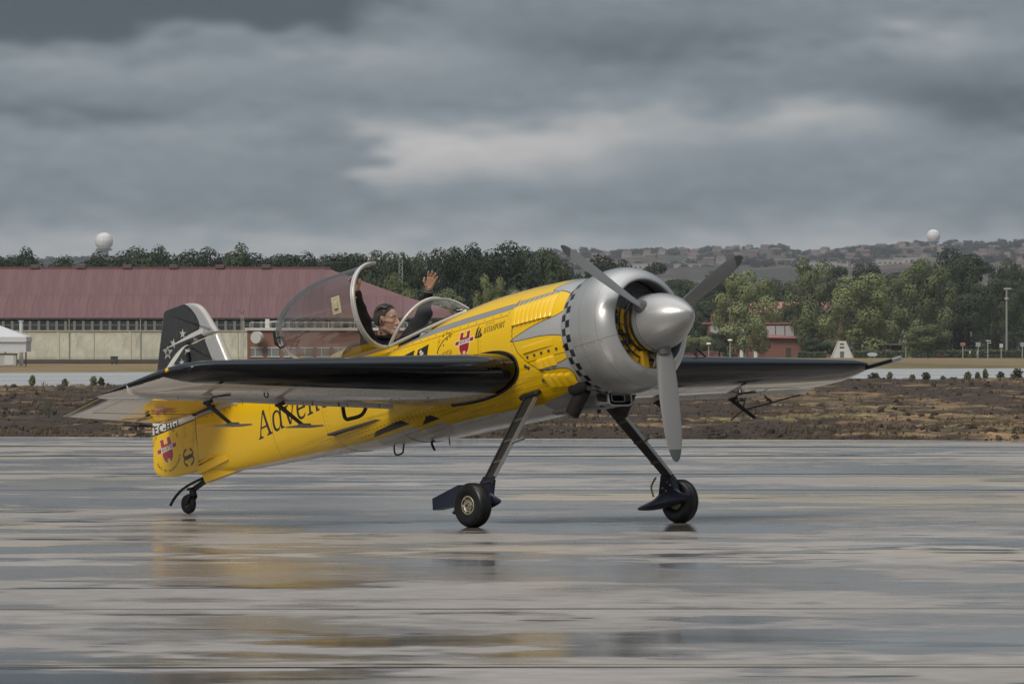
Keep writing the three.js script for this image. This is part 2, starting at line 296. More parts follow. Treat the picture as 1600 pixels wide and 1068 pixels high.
// crown of leaf sprays over a set of lobes [x, y, z, rx, ry, rz] within a box one wide and one high
function crown(lobes, n, leaf, seed, droop = 0.2) {
  const r = rng(seed), n3 = createNoise3D(rng(seed + 1)), pos = [], col = [];
  const vol = lobes.map((l) => Math.pow(l[3] * l[4] * l[5], 0.6)), all = vol.reduce((a, b) => a + b, 0);
  lobes.forEach((l, li) => {
    const tone = 0.75 + 0.5 * r();
    for (let k = 0; k < n * vol[li] / all; k++) {
      let x, y, z; do { x = r() * 2 - 1; y = r() * 2 - 1; z = r() * 2 - 1; } while (x * x + y * y + z * z > 1 || x * x + y * y + z * z < 0.02);
      const q = Math.hypot(x, y, z), f = (0.55 + 0.5 * Math.pow(r(), 0.6)) / q; x *= f; y *= f; z *= f;
      const P = V(l[0] + x * l[3], l[1] + y * l[4], l[2] + z * l[5]);
      const gap = n3(P.x * 6, P.y * 6, P.z * 6) + 0.5 * n3(P.x * 15, P.y * 15, P.z * 15);
      if (gap < -0.45 && r() < 0.85) continue;
      const s = leaf * (0.6 + 0.8 * r()), N = V(x / l[3] + (r() - 0.5) * 3, y / l[4] + (r() - 0.3) * 3, z / l[5] + (r() - 0.5) * 3).normalize(), T = V(r() - 0.5, r() - 0.5 - droop, r() - 0.5).cross(N).normalize(), B = N.clone().cross(T);
      const c = tone * (0.8 + 0.4 * r()), fold = N.clone().multiplyScalar(s * 0.25);
      const a = P.clone().addScaledVector(T, -s), b = P.clone().addScaledVector(B, s * 0.55).add(fold), d = P.clone().addScaledVector(T, s), e = P.clone().addScaledVector(B, -s * 0.6).add(fold);
      for (const p of [a, b, d, a, d, e]) { pos.push(p.x, p.y, p.z); col.push(c, c * (0.97 + 0.06 * r()), c); }
    }
  });
  const g = new THREE.BufferGeometry(); g.setAttribute('position', new THREE.Float32BufferAttribute(pos, 3)); g.setAttribute('color', new THREE.Float32BufferAttribute(col, 3)); g.computeVertexNormals(); return g;
}
function trunkGeo(base, top, r0, seed, limbs) {
  const r = rng(seed), parts = [rod([0, base, 0], [0.02, top, 0.01], r0, r0 * 0.35, 7)];
  for (let i = 0; i < limbs; i++) { const y = lerp(top * 0.35, top * 0.85, i / limbs), a = r() * 6.28, l = 0.16 + 0.16 * r(); parts.push(rod([0.01, y, 0], [Math.cos(a) * l, y + 0.12 + 0.1 * r(), Math.sin(a) * l], r0 * 0.4, r0 * 0.12, 5)); }
  return join(parts);
}
function lobesFor(kind, seed) {
  const r = rng(seed), L = [];
  if (kind === 'round') { L.push([0, 0.52, 0, 0.34, 0.34, 0.34]); for (let i = 0; i < 13; i++) { const a = i * 2.4, y = 0.3 + 0.62 * r(), k = Math.sqrt(Math.max(0.05, 1 - Math.pow((y - 0.5) / 0.55, 2))) * 0.33; L.push([Math.cos(a) * k, y, Math.sin(a) * k, 0.15 + 0.07 * r(), 0.11 + 0.06 * r(), 0.15 + 0.07 * r()]); } }
  if (kind === 'oval') { L.push([0, 0.5, 0, 0.28, 0.4, 0.28]); for (let i = 0; i < 16; i++) { const a = i * 2.4, y = 0.14 + 0.78 * i / 15, k = 0.30 * Math.sin(Math.PI * Math.pow((y - 0.02), 0.75)) + 0.03; L.push([Math.cos(a) * k * (0.7 + 0.5 * r()), y, Math.sin(a) * k * (0.7 + 0.5 * r()), 0.13 + 0.06 * r(), 0.10 + 0.05 * r(), 0.13 + 0.06 * r()]); } }
  if (kind === 'upright') { L.push([0, 0.5, 0, 0.24, 0.42, 0.24]); for (let i = 0; i < 20; i++) { const a = i * 2.4, y = 0.1 + 0.86 * i / 19, k = 0.34 * Math.pow(Math.sin(Math.PI * clamp(0.06 + 0.86 * y, 0, 1)), 0.8) * (0.6 + 0.6 * r()); L.push([Math.cos(a) * k, y, Math.sin(a) * k, 0.10 + 0.05 * r(), 0.09 + 0.06 * r(), 0.10 + 0.05 * r()]); } }
  if (kind === 'layered') { for (let i = 0; i < 15; i++) { const a = i * 2.4, y = 0.35 + 0.6 * r(), k = 0.36 * Math.sqrt(Math.max(0.08, 1 - Math.pow((y - 0.5) / 0.52, 2))) * (0.5 + 0.6 * r()); L.push([Math.cos(a) * k, y, Math.sin(a) * k, 0.17 + 0.08 * r(), 0.05 + 0.03 * r(), 0.17 + 0.08 * r()]); } }
  return L;
}
const protos = {};
function treeShape(kind, v, n, leaf) { const key = kind + v; protos[key] ??= { crown: crown(lobesFor(kind, 100 + v * 17 + kind.length), n, leaf, 200 + v * 13 + kind.length * 3), trunk: trunkGeo(0, kind === 'upright' ? 0.85 : 0.72, 0.03, 300 + v, 7) }; return protos[key]; }
function plantTree(name, category, label, px, topY, widthPx, d, kind, tone, v, group, m = bark, fat = 1) {
  const h = EYE + (548 - topY) / LENS * d, w = 1.22 * fat * widthPx / LENS * d, p = treeShape(kind, v, kind === 'upright' ? 11000 : 11000, kind === 'upright' ? 0.017 : 0.020);
  const t = thing(name, label, category, [at(px, d), -0.08, far(d)], px * 1.7 + v, group); t.scale.set(w, h, w);
  mesh('crown', p.crown, leafMats[tone], t); mesh('trunk', p.trunk, m, t);
  return t;
}
const ORD = ['first', 'second', 'third', 'fourth', 'fifth', 'sixth', 'seventh', 'eighth', 'ninth', 'tenth', 'eleventh', 'twelfth', 'thirteenth', 'fourteenth', 'fifteenth', 'sixteenth', 'seventeenth', 'eighteenth'];
[[8, 402, 62, 1010], [32, 395, 58, 985], [72, 399, 60, 1020], [108, 402, 54, 1000], [146, 401, 60, 1030], [178, 397, 56, 990], [206, 388, 66, 1010], [243, 392, 56, 1040], [287, 377, 84, 1000], [332, 389, 60, 1030], [368, 389, 58, 990], [404, 394, 56, 1020], [441, 401, 60, 1040], [480, 402, 64, 1000], [520, 400, 66, 1030], [562, 398, 70, 1000]].forEach(([px, y, w, d], i) =>
  plantTree('hangar_tree', 'tree', 'dark green tree showing above the hangar roof, ' + ORD[i] + ' from the left of that row', px, y, w, d, i % 3 === 1 ? 'oval' : 'round', i % 4 === 2 ? 'dark' : 'pine', i % 3, 'trees behind the hangar', bark, 1.3));
[[20, 403, 90, 1100], [90, 404, 96, 1110], [160, 402, 90, 1090], [225, 398, 90, 1120], [310, 396, 96, 1100], [350, 397, 88, 1115], [424, 402, 96, 1100], [465, 405, 90, 1120], [505, 404, 96, 1110], [545, 402, 90, 1090]].forEach(([px, y, w, d], i) =>
  plantTree('hangar_tree', 'tree', 'lower dark tree of the rear row above the hangar roof, ' + ORD[i] + ' from the left', px, y, w, d, 'round', 'pine', (i + 1) % 3, 'trees behind the hangar', bark, 1.25));
[[605, 398, 78, 960, 'round', 'dark'], [652, 401, 70, 1000, 'oval', 'dark'], [632, 428, 60, 935, 'round', 'mid'], [704, 392, 74, 980, 'round', 'pine'], [742, 388, 76, 1010, 'oval', 'pine'], [792, 381, 98, 985, 'round', 'pine'], [838, 392, 76, 1020, 'round', 'dark'], [872, 404, 64, 960, 'oval', 'dark'], [915, 400, 84, 1040, 'round', 'pine'], [958, 412, 66, 1000, 'round', 'pine']].forEach(([px, y, w, d, k, t], i) =>
  plantTree('woodland_tree', 'tree', 'bushy dark tree in the wood behind the cockpit and nose, ' + ORD[i] + ' from the hangar side', px, y, w, d, k, t, (i + 1) % 3, 'woodland behind the cockpit'));
plantTree('pale_shrub', 'shrub', 'pale yellow green upright shrub in front of dark woods, above the nose deck', 768, 434, 56, 900, 'upright', 'light', 0);
plantTree('pale_shrub', 'shrub', 'low olive green shrub beside the waving hand, right of the hangar gable', 694, 455, 84, 905, 'oval', 'mid', 1);
plantTree('pale_shrub', 'shrub', 'small olive shrub between the pale upright shrub and the nose deck', 808, 452, 44, 890, 'round', 'mid', 1);
[[1030, 407, 56, 1700], [1002, 425, 60, 1650], [1068, 420, 66, 1680], [1100, 426, 70, 1640], [1135, 428, 60, 1690], [1215, 425, 74, 1750], [1318, 413, 56, 1720], [1358, 416, 52, 1750], [1425, 402, 66, 1780], [1466, 389, 84, 1800], [1512, 399, 74, 1790], [1586, 395, 74, 1760], [1552, 420, 60, 1720]].forEach(([px, y, w, d], i) =>
  plantTree('umbrella_pine', 'tree', 'dark round pine of the back row right of the engine, ' + ORD[i] + ' from the left', px, y, w, d, i % 2 ? 'round' : 'layered', i % 3 === 2 ? 'dark' : 'pine', i % 3, 'dark pines behind the poplars'));
plantTree('poplar', 'tree', 'loose olive poplar with two pale trunks before the brick building', 1166, 428, 98, 1500, 'upright', 'light', 0, undefined, paleBark);
plantTree('poplar', 'tree', 'tall mid green poplar at the right end of the brick building', 1270, 411, 92, 1560, 'upright', 'mid', 1);
plantTree('poplar', 'tree', 'broad yellow green poplar behind the white triangular hut', 1345, 432, 122, 1530, 'upright', 'light', 2);
plantTree('poplar', 'tree', 'slim olive poplar between the yellow green poplar and the taller dark one', 1398, 428, 78, 1600, 'upright', 'mid', 0);
plantTree('poplar', 'tree', 'tall green poplar above the small round tree by the hedge', 1446, 409, 88, 1580, 'upright', 'mid', 2);
plantTree('poplar', 'tree', 'wide dark green poplar above the signs and people', 1500, 412, 104, 1600, 'upright', 'dark', 1);
plantTree('poplar', 'tree', 'olive layered tree behind the tall pale mast', 1556, 436, 90, 1590, 'upright', 'dark', 0);
plantTree('poplar', 'tree', 'dull green layered tree at the right edge of the view', 1600, 440, 70, 1560, 'upright', 'dark', 2);
plantTree('round_tree', 'tree', 'small round green tree standing before the clipped hedge', 1450, 506, 66, 1480, 'round', 'mid', 0);
plantTree('round_tree', 'tree', 'small bushy tree against the brick wall, beside its window', 1124, 519, 40, 1500, 'round', 'dark', 1);
plantTree('round_tree', 'tree', 'yellow green bushy tree left of the brick building, beside the spinner', 1086, 520, 48, 1490, 'round', 'light', 2);
plantTree('round_tree', 'tree', 'dark round bush at the end of the brick wall', 1276, 528, 40, 1500, 'round', 'dark', 0);
plantTree('round_tree', 'tree', 'olive round bush just left of the white hut', 1300, 527, 40, 1505, 'round', 'mid', 2);
plantTree('round_tree', 'tree', 'low dark tree in front of the propeller side of the wood', 1050, 480, 80, 1560, 'oval', 'dark', 1);
plantTree('round_tree', 'tree', 'dark green tree between the spinner and the brick building', 1096, 470, 70, 1600, 'oval', 'dark', 2);
plantTree('round_tree', 'tree', 'dark green tree under the tall poplar, over the brick wall end', 1236, 478, 74, 1620, 'oval', 'dark', 0);

// ---------------------------------------------------------------- far hillside: houses, woods, radar domes
{
  const r = rng(71), walls = [std(0.22, 0.19, 0.18, 0.9), std(0.16, 0.12, 0.11, 0.9), std(0.30, 0.275, 0.26, 0.9)], roofs = [std(0.13, 0.085, 0.08, 0.9), std(0.10, 0.08, 0.08, 0.9)], glass = std(0.05, 0.055, 0.06, 0.3);
  const house = (w, h, d, wi, ri) => {
    const t = thing('hillside_house', 'small pale walled house with a dull red roof on the far hillside', 'house', [0, 0, 0], 0, 'houses on the far hillside');
    mesh('wall', box(w, h, d, 0, h / 2, 0), walls[wi], t);
    const P = [V(-w / 2 - 0.5, h, -d / 2 - 0.5), V(w / 2 + 0.5, h, -d / 2 - 0.5), V(w / 2 + 0.5, h, d / 2 + 0.5), V(-w / 2 - 0.5, h, d / 2 + 0.5), V(-w / 2 + 1.2, h + 2.6, 0), V(w / 2 - 1.2, h + 2.6, 0), V(w / 2 - 1.2, h + 2.61, 0.05), V(-w / 2 + 1.2, h + 2.61, 0.05)];
    mesh('roof', hull8(P), roofs[ri], t);
    for (let i = 0; i < 3; i++) mesh('window', box(1.3, 1.5, 0.14, (i - 1) * w * 0.3, h * 0.58, d / 2), glass, t);
    return t;
  };
  const kinds = [house(13, 6, 10, 0, 0), house(17, 5.5, 11, 1, 1), house(11, 7.5, 10, 2, 0)];
  const placed = []; let k = 0, guard = 0;
  while (k < 130 && guard++ < 4000) {
    const px = r() < 0.62 ? lerp(1080, 1610, r()) : lerp(838, 1085, r()), d = lerp(6700, 9200, Math.pow(r(), 0.7)), x = at(px, d), z = far(d);
    if (Math.abs(px - 1458) < 12 && d > 8600) continue;
    if (placed.some(([a, b]) => Math.abs(a - x) < 17 && Math.abs(b - z) < 40)) continue;
    placed.push([x, z]);
    const y = hillHeight(x, z) - 0.4;
    if (k < 3) { kinds[k].position.set(x, y, z); kinds[k].rotation.y = r() * 0.8 - 0.4; kinds[k].scale.setScalar(0.72); } else copyOf(kinds[Math.floor(r() * 3)], [x, y, z], r() * 0.9 - 0.45).scale.setScalar(0.55 + 0.3 * r());
    k++;
  }
  // bigger pale blocks
  const block = thing('hillside_block', 'long white flat roofed building at the foot of the far hill', 'building', [0, 0, 0], 0, 'white buildings at the foot of the far hill');
  mesh('wall', box(26, 7, 12, 0, 3.5, 0), std(0.42, 0.42, 0.41, 0.9), block); mesh('roof', box(27, 0.8, 13, 0, 7.4, 0), std(0.4, 0.39, 0.38, 0.9), block); for (let i = 0; i < 5; i++) mesh('window', box(2.6, 1.6, 0.16, -10 + i * 5, 4.2, 6), glass, block);
  [[1285, 6500], [1325, 6760], [1345, 6600], [1390, 6840], [1300, 7000], [1255, 7200], [1010, 7000], [1075, 6900], [1418, 7000], [1235, 6900]].forEach(([px, d], i) => { const x = at(px, d), z = far(d), p = [x, hillHeight(x, z) - 0.3, z]; if (i) copyOf(block, p, 0.2 * Math.sin(i * 3)); else block.position.set(...p); });
  // woods on the hill: one mass
  const blob = crown(lobesFor('round', 7), 420, 0.07, 77), N = 1300, im = new THREE.InstancedMesh(blob, std(0.04, 0.045, 0.04, 0.95, { side: THREE.DoubleSide, vertexColors: true }), N), M = new THREE.Matrix4(), Q = new THREE.Quaternion();
  for (let i = 0; i < N;) { const px = lerp(-60, 1660, r()), d = lerp(6000, 9300, Math.sqrt(r())), x = at(px, d), z = far(d); if (hillNoise(x / 170, z / 500) + (px < 820 ? 0.5 : 0) < 0.1 && r() < 0.85) continue; const s = 6 + 6 * r(); M.compose(V(x, hillHeight(x, z) - s * 0.25, z), Q.setFromAxisAngle(V(0, 1, 0), r() * 6), V(s * 1.3, s, s * 1.3)); im.setMatrixAt(i++, M); }
  im.name = 'far_woods'; im.userData.kind = 'stuff'; tag(im, 'scattered dark trees over the far hazy hillside', 'woods'); scene.add(im);
}
function radarDome(px, py, rpx, d, label) {
  const x = at(px, d), z = far(d), g = hillHeight(x, z) - 0.5, cy = EYE + (548 - py) / LENS * d, R = rpx / LENS * d, t = thing('radar_dome', label, 'radar dome', [x, g, z]);
  const white = std(0.72, 0.72, 0.72, 0.6), h = cy - g;
  mesh('dome', ball(0, h, 0, R, 1, 1, 1, 28), white, t);
  const seams = []; for (let i = 0; i < 6; i++) { const q = new THREE.TorusGeometry(R * 1.004, R * 0.012, 5, 40); q.rotateY(i * Math.PI / 6); q.translate(0, h, 0); seams.push(q); } for (const e of [-0.5, 0, 0.5]) { const q = new THREE.TorusGeometry(R * 1.004 * Math.cos(e), R * 0.012, 5, 40); q.rotateX(Math.PI / 2); q.translate(0, h + R * Math.sin(e), 0); seams.push(q); }
  mesh('panel_seams', seams, std(0.5, 0.5, 0.52, 0.7), t);
  mesh('platform', [new THREE.CylinderGeometry(R * 0.95, R * 0.8, R * 0.22, 24).translate(0, h - R * 0.92, 0)], std(0.3, 0.31, 0.32, 0.8), t);
  mesh('tower', [new THREE.CylinderGeometry(R * 0.5, R * 0.55, h - R, 16).translate(0, (h - R) / 2, 0)], std(0.35, 0.36, 0.37, 0.8), t);
}
radarDome(162, 377, 14, 8000, 'white radar dome on a stalk above the trees behind the hangar');
radarDome(1459, 368.5, 10.5, 9000, 'white radar dome on the hill crest above the poplars');

// ---------------------------------------------------------------- hangar with the red roof
const stainTex = (() => { const a = tiling(91, 18, 2, 4, 0.6), b = tiling(92, 5, 4, 5, 0.55); return dataTex(256, 256, (u, v) => { const k = 0.90 + 0.10 * b(u, v) - 0.14 * sstep(a(u, v), 0.1, 0.5) * sstep(v, 0.1, 0.9) - 0.10 * sstep(0.16 - v, 0, 0.16); return [k, k, k * 0.985]; }, true); })();
{
  const D = 858, S = D / LENS, X = (px) => (px - 800) * S, Y = (py) => EYE + (548 - py) * S, x0 = -80, x1 = 742;
  const t = thing('hangar', 'long hangar with a dull red roof, dark glazing band and beige wall panels', 'hangar', [X(330), 0, far(D)]), ox = -X(330);
  const red = (k) => std(0.165 * k, 0.082 * k, 0.086 * k, 0.75), beige = [[0.70, 0.71, 0.61, 0], [0.67, 0.68, 0.585, 0.37], [0.71, 0.715, 0.615, 0.71]].map(([r, g, b, o]) => { const m = stainTex.clone(); m.offset.set(o, 0); return std(r, g, b, 0.85, { map: m }); });
  const eave = Y(496), mid = Y(461), ridge = Y(417), depth = 44, L = X(x0) + ox, R = X(x1) + ox;
  const quad = (P) => { const g = new THREE.BufferGeometry(); g.setAttribute('uv', new THREE.Float32BufferAttribute([0, 0, 1, 0, 1, 1, 0, 0, 1, 1, 0, 1], 2)); g.setAttribute('position', new THREE.Float32BufferAttribute([0, 1, 2, 0, 2, 3].flatMap((i) => P[i]), 3)); g.computeVertexNormals(); return g; };
  const ridgeR = X(508) + ox, midR = X(628) + ox, back = -depth;
  const roof = mesh('roof', [quad([[L, ridge, -22], [ridgeR, ridge, -22], [midR, mid, -9], [L, mid, -9]].reverse()), quad([[L, ridge, -22], [L, mid, back + 9], [midR, mid, back + 9], [ridgeR, ridge, -22]].reverse()), quad([[L, mid, back + 9], [L, eave, back], [R, eave, back], [midR, mid, back + 9]].reverse()), quad([[midR, mid, -9], [R, eave, 0.6], [midR - 1, eave - 0.2, 0.65]].concat([[midR - 1, mid, -9.05]]).reverse()), quad([[ridgeR, ridge, -22], [midR, mid, back + 9], [midR, mid, -9], [ridgeR, ridge, -22]].reverse()), quad([[midR, mid, -9], [midR, mid, back + 9], [R, eave, back], [R, eave, 0.6]].reverse())], new THREE.MeshStandardMaterial({ color: rgb(0.165, 0.082, 0.086), roughness: 0.75, side: THREE.DoubleSide }), t);
  // standing seam sheets on the front slopes
  const n = 58; for (let i = 0; i < n; i++) { const a = lerp(L, R, i / n) + 0.006, b = lerp(L, R, (i + 1) / n) - 0.006, k = 0.94 + 0.12 * Math.abs(Math.sin(i * 12.9)); if (i === 0) { mesh.reds = [...[[0.97, 0], [1.02, 0.3], [1.07, 0.6]].map(([k, o]) => { const m = stainTex.clone(); m.offset.set(o, 0.1); m.repeat.set(1, 0.8); return std(0.185 * k, 0.092 * k, 0.097 * k, 0.75, { map: m }); })]; }
    const lim = (y, xx) => y; const bb = Math.min(b, lerp(midR, R, 0.5)); if (a < midR - 0.3) mesh('roof_panel', quad([[a, eave - 0.02, 0.72], [Math.min(b, midR + 2), eave - 0.02, 0.72], [Math.min(b, midR), mid + 0.05, -8.9], [a, mid + 0.05, -8.9]]), mesh.reds[i * 7 % 3], roof);
    if (b < ridgeR) mesh('roof_panel', quad([[a, mid + 0.06, -8.95], [b, mid + 0.06, -8.95], [b, ridge + 0.06, -21.9], [a, ridge + 0.06, -21.9]]), mesh.reds[(i * 5 + 1) % 3], roof); }
  mesh('ridge_cap', box(ridgeR - L, 0.35, 0.6, (L + ridgeR) / 2, ridge + 0.12, -22), red(0.85), roof);
  mesh('gutter', box(R - L, 0.2, 0.3, (L + R) / 2, eave - 0.12, 0.62), std(0.05, 0.04, 0.045, 0.6), t);
  const sill = Y(517), foot = 0;
  mesh('wall', [box(R - L - 0.4, eave - 0.3, depth - 1, (L + R) / 2, (eave - 0.3) / 2, -depth / 2 - 0.1)], std(0.30, 0.29, 0.25, 0.9), t);
  const step = 56.2 * S; let q = 0; for (let x = L + 0.2; x < R - step; x += step, q++) { const w = mesh('wall_panel', box(step - 0.05, sill - 0.45, 0.22, x + step / 2, (sill + 0.45) / 2, 0.52), beige[q * 5 % 3], t); if (q % 2) mesh('joint_cover', box(0.26, sill - 0.45, 0.1, x, (sill + 0.45) / 2, 0.66), std(0.53, 0.515, 0.42, 0.85), w); }
  mesh('plinth', box(R - L, 0.45, 0.3, (L + R) / 2, 0.22, 0.55), std(0.10, 0.085, 0.07, 0.9), t);
  const paneMat = [gloss(0.028, 0.033, 0.036, 0.2), gloss(0.045, 0.05, 0.052, 0.25)], frame = std(0.19, 0.195, 0.19, 0.7), ws = 13.9 * S;
  q = 0; for (let x = L + 0.3; x < R - ws; x += ws, q++) { const w = mesh('window', box(ws * 0.62, eave - sill - 0.45, 0.12, x + ws * 0.36, (eave + sill) / 2 - 0.25, 0.46), paneMat[q * 3 % 2], t); mesh('glazing_bar', box(ws * 0.62, 0.09, 0.08, x + ws * 0.36, (eave + sill) / 2 - 0.1, 0.55), frame, w); mesh('pilaster', box(ws * 0.32, eave - sill - 0.4, 0.3, x + ws * 0.85, (eave + sill) / 2 - 0.22, 0.5), frame, t); }
  for (let k = 0; k < 7; k++) mesh('downpipe', rod([lerp(L + 6, R - 6, k / 6), 0.4, 0.72], [lerp(L + 6, R - 6, k / 6), eave - 0.2, 0.72], 0.07, 0.07, 6), std(0.33, 0.32, 0.28, 0.7), t);
  for (let k = 0; k < 6; k++) { const x = lerp(L + 9, ridgeR - 8, k / 5); mesh('roof_vent', [box(1.1, 0.5, 1.1, x, ridge + 0.3, -22, 0.08)], std(0.13, 0.08, 0.08, 0.8), roof); }
  mesh('string_course', box(R - L, 0.16, 0.3, (L + R) / 2, sill + 0.02, 0.62), std(0.40, 0.39, 0.33, 0.8), t);
}
// brick annex beside the hangar with its dish and railings
{
  const D = 800, S = D / LENS, X = (px) => (px - 800) * S, Y = (py) => EYE + (548 - py) * S;
  const t = thing('brick_annex', 'low brick annex with pale windows standing before the hangar wall', 'building', [X(480), 0, far(D)]), ox = -X(480), L = X(386) + ox, R = X(640) + ox, top = Y(516);
  const brick = std(0.235, 0.125, 0.095, 0.9), white = std(0.62, 0.62, 0.6, 0.7);
  mesh('wall', box(R - L, top, 9, (L + R) / 2, top / 2, -4.5), brick, t);
  mesh('roof', box(R - L + 0.5, 0.3, 9.6, (L + R) / 2, top + 0.15, -4.5), white, t);
  const rail = []; for (let i = 0; i <= 4; i++) { const x = lerp(L + 0.3, R - 0.3, i / 4); rail.push(rod([x, top + 0.3, -0.4], [x, top + 0.9, -0.4], 0.03, 0.045, 5)); } rail.push(rod([L + 0.3, top + 0.9, -0.4], [R - 0.3, top + 0.9, -0.4], 0.03, 0.03, 5));
  mesh('railing', rail, white, t);
  for (let i = 0; i < 8; i++) { const x = X(401 + i * 26) + ox, w = mesh('window', box(1.32, 0.95, 0.12, x, Y(550), 0.03), gloss(0.20, 0.235, 0.24, 0.2), t); mesh('window_frame', [box(1.5, 0.1, 0.18, x, Y(550) - 0.52, 0.06), box(1.5, 0.1, 0.18, x, Y(550) + 0.52, 0.06), box(0.07, 0.94, 0.1, x - 0.2, Y(550), 0.08)], white, w); }
  const p = thing('antenna_post', 'thin lattice antenna post at the corner of the brick annex, before the hangar', 'mast', [X(379), 0, far(D) + 1.5]);
  const h = Y(489), bars = []; for (const s of [-0.14, 0.14]) bars.push(rod([s, 0, 0], [s, h, 0], 0.03, 0.03, 5)); for (let y = 0.3; y < h; y += 0.36) bars.push(rod([-0.14, y, 0], [0.14, y + 0.18, 0], 0.02, 0.02, 4), rod([0.14, y + 0.18, 0], [-0.14, y + 0.36, 0], 0.02, 0.02, 4));
  mesh('lattice', bars, std(0.42, 0.42, 0.41, 0.6), p); mesh('antenna_head', [new THREE.CylinderGeometry(0.42, 0.2, 0.18, 14).translate(0, h + 0.1, 0)], std(0.6, 0.6, 0.58, 0.6), p);
  const d = thing('dish_antenna', 'grey drum shaped dish antenna fixed on the brick annex wall', 'antenna', [X(402), Y(527), far(D) + 0.9]);
  mesh('drum', [new THREE.CylinderGeometry(0.68, 0.68, 0.62, 28).rotateX(Math.PI / 2).rotateY(-0.5).translate(0, 0, 0.35)], std(0.5, 0.51, 0.51, 0.5), d); mesh('bracket', [rod([0, 0, 0.1], [0.2, -0.1, -0.92], 0.1), rod([0, -0.2, 0.1], [0.2, -0.7, -0.92], 0.06)], std(0.25, 0.25, 0.25, 0.6), d);
  const c = thing('rooftop_cabinet', 'small white cabinet with a mast arm on the annex roof', 'cabinet', [X(417), top + 0.3, far(D) - 0.9]); mesh('housing', box(0.5, 1.0, 0.5, 0, 0.5, 0, 0.04), white, c); mesh('arm', rod([0.2, 0.7, 0], [1.9, 0.8, 0], 0.05), white, c);
}
// white tent and kiosk at the left edge
{
  const D = 700, S = D / LENS, X = (px) => (px - 800) * S, Y = (py) => EYE + (548 - py) * S, cloth = std(0.56, 0.57, 0.59, 0.7), side = std(0.50, 0.51, 0.53, 0.75);
  const t = thing('marquee', 'white marquee with a sloping roof at the left edge before the hangar', 'tent', [X(-12), 0, far(D)]), ox = -X(-12), R = X(45) + ox, L = X(-80) + ox;
  mesh('roof', [hull8([V(L, Y(526), 4), V(R, Y(526), 4), V(R, Y(526), -4), V(L, Y(526), -4), V(L + 3, Y(506), 0.1), V(X(-2) + ox, Y(508), 0.1), V(X(-2) + ox, Y(508), -0.1), V(L + 3, Y(506), -0.1)])], cloth, t);
  mesh('valance', box(R - L, Y(526) - Y(534), 8.1, (L + R) / 2, Y(530), 0, 0.03), cloth, t);
  mesh('side_wall', box(R - L - 0.15, Y(534) - Y(549), 7.6, (L + R) / 2, (Y(534) + Y(549)) / 2, 0), side, t);
  mesh('awning', hull8([V(L, Y(549), 5.4), V(X(78) + ox, Y(550), 5.2), V(X(78) + ox, Y(550), 3), V(L, Y(549), 3), V(L, Y(548), 5.4), V(X(78) + ox, Y(549.3), 5.2), V(X(78) + ox, Y(549.3), 3), V(L, Y(548), 3)]), cloth, t);
  for (const px of [-40, 12, 44]) mesh('pole', rod([X(px) + ox, 0, 3.7], [X(px) + ox, Y(549), 3.7], 0.07), std(0.3, 0.3, 0.3, 0.6), t);
  const k = thing('kiosk', 'grey kiosk with a dark curved lid under the marquee awning', 'kiosk', [X(14), 0, far(D) + 6]); const w = X(32) - X(-4);
  mesh('body', box(w, 1.15, 1.6, 0, 0.58, 0, 0.04), std(0.45, 0.45, 0.45, 0.8), k); mesh('panel', box(w * 0.4, 0.95, 0.06, w * 0.2, 0.58, 0.81), std(0.6, 0.61, 0.62, 0.7), k); mesh('lid', box(w + 0.16, 0.1, 1.8, 0, 1.2, 0, 0.03), std(0.06, 0.06, 0.065, 0.6), k);
  const f = thing('white_flue', 'short white flue rising before the hangar glazing, over the marquee', 'flue', [X(26), 0, far(D) - 6]); mesh('pipe', [rod([0, 0, 0], [0, Y(502), 0], 0.2, 0.2, 12)], cloth, f); mesh('cap', [new THREE.CylinderGeometry(0.26, 0.26, 0.12, 12).translate(0, Y(501), 0)], cloth, f);
  const b = thing('litter_bin', 'small dark bin standing in front of the hangar wall panels', 'bin', [at(178, 760), 0, far(760)]); mesh('body', box(0.75, 0.62, 0.6, 0, 0.5, 0, 0.06), std(0.06, 0.065, 0.06, 0.7), b); mesh('lid', box(0.8, 0.1, 0.66, 0, 0.86, 0, 0.03), std(0.04, 0.045, 0.04, 0.6), b); mesh('leg', [rod([-0.25, 0, 0], [-0.25, 0.25, 0], 0.05), rod([0.25, 0, 0], [0.25, 0.25, 0], 0.05)], std(0.1, 0.1, 0.1, 0.6), b);
  const lm = thing('lattice_mast', 'faint grey lattice mast behind the hangar gable', 'mast', [at(626, 950), 0, far(950)]), bars = [], h = EYE + (548 - 404) / LENS * 950; for (const s of [-0.22, 0.22]) bars.push(rod([s, 0, 0], [s, h, 0], 0.06, 0.05, 5)); for (let y = 0.5; y < h; y += 0.9) bars.push(rod([-0.22, y, 0], [0.22, y + 0.45, 0], 0.04, 0.04, 4), rod([0.22, y + 0.45, 0], [-0.22, y + 0.9, 0], 0.04, 0.04, 4)); mesh('lattice', bars, std(0.3, 0.32, 0.34, 0.6), lm); mesh('lamp', [ball(0, h + 0.2, 0, 0.2)], std(0.4, 0.4, 0.4, 0.5), lm);
}
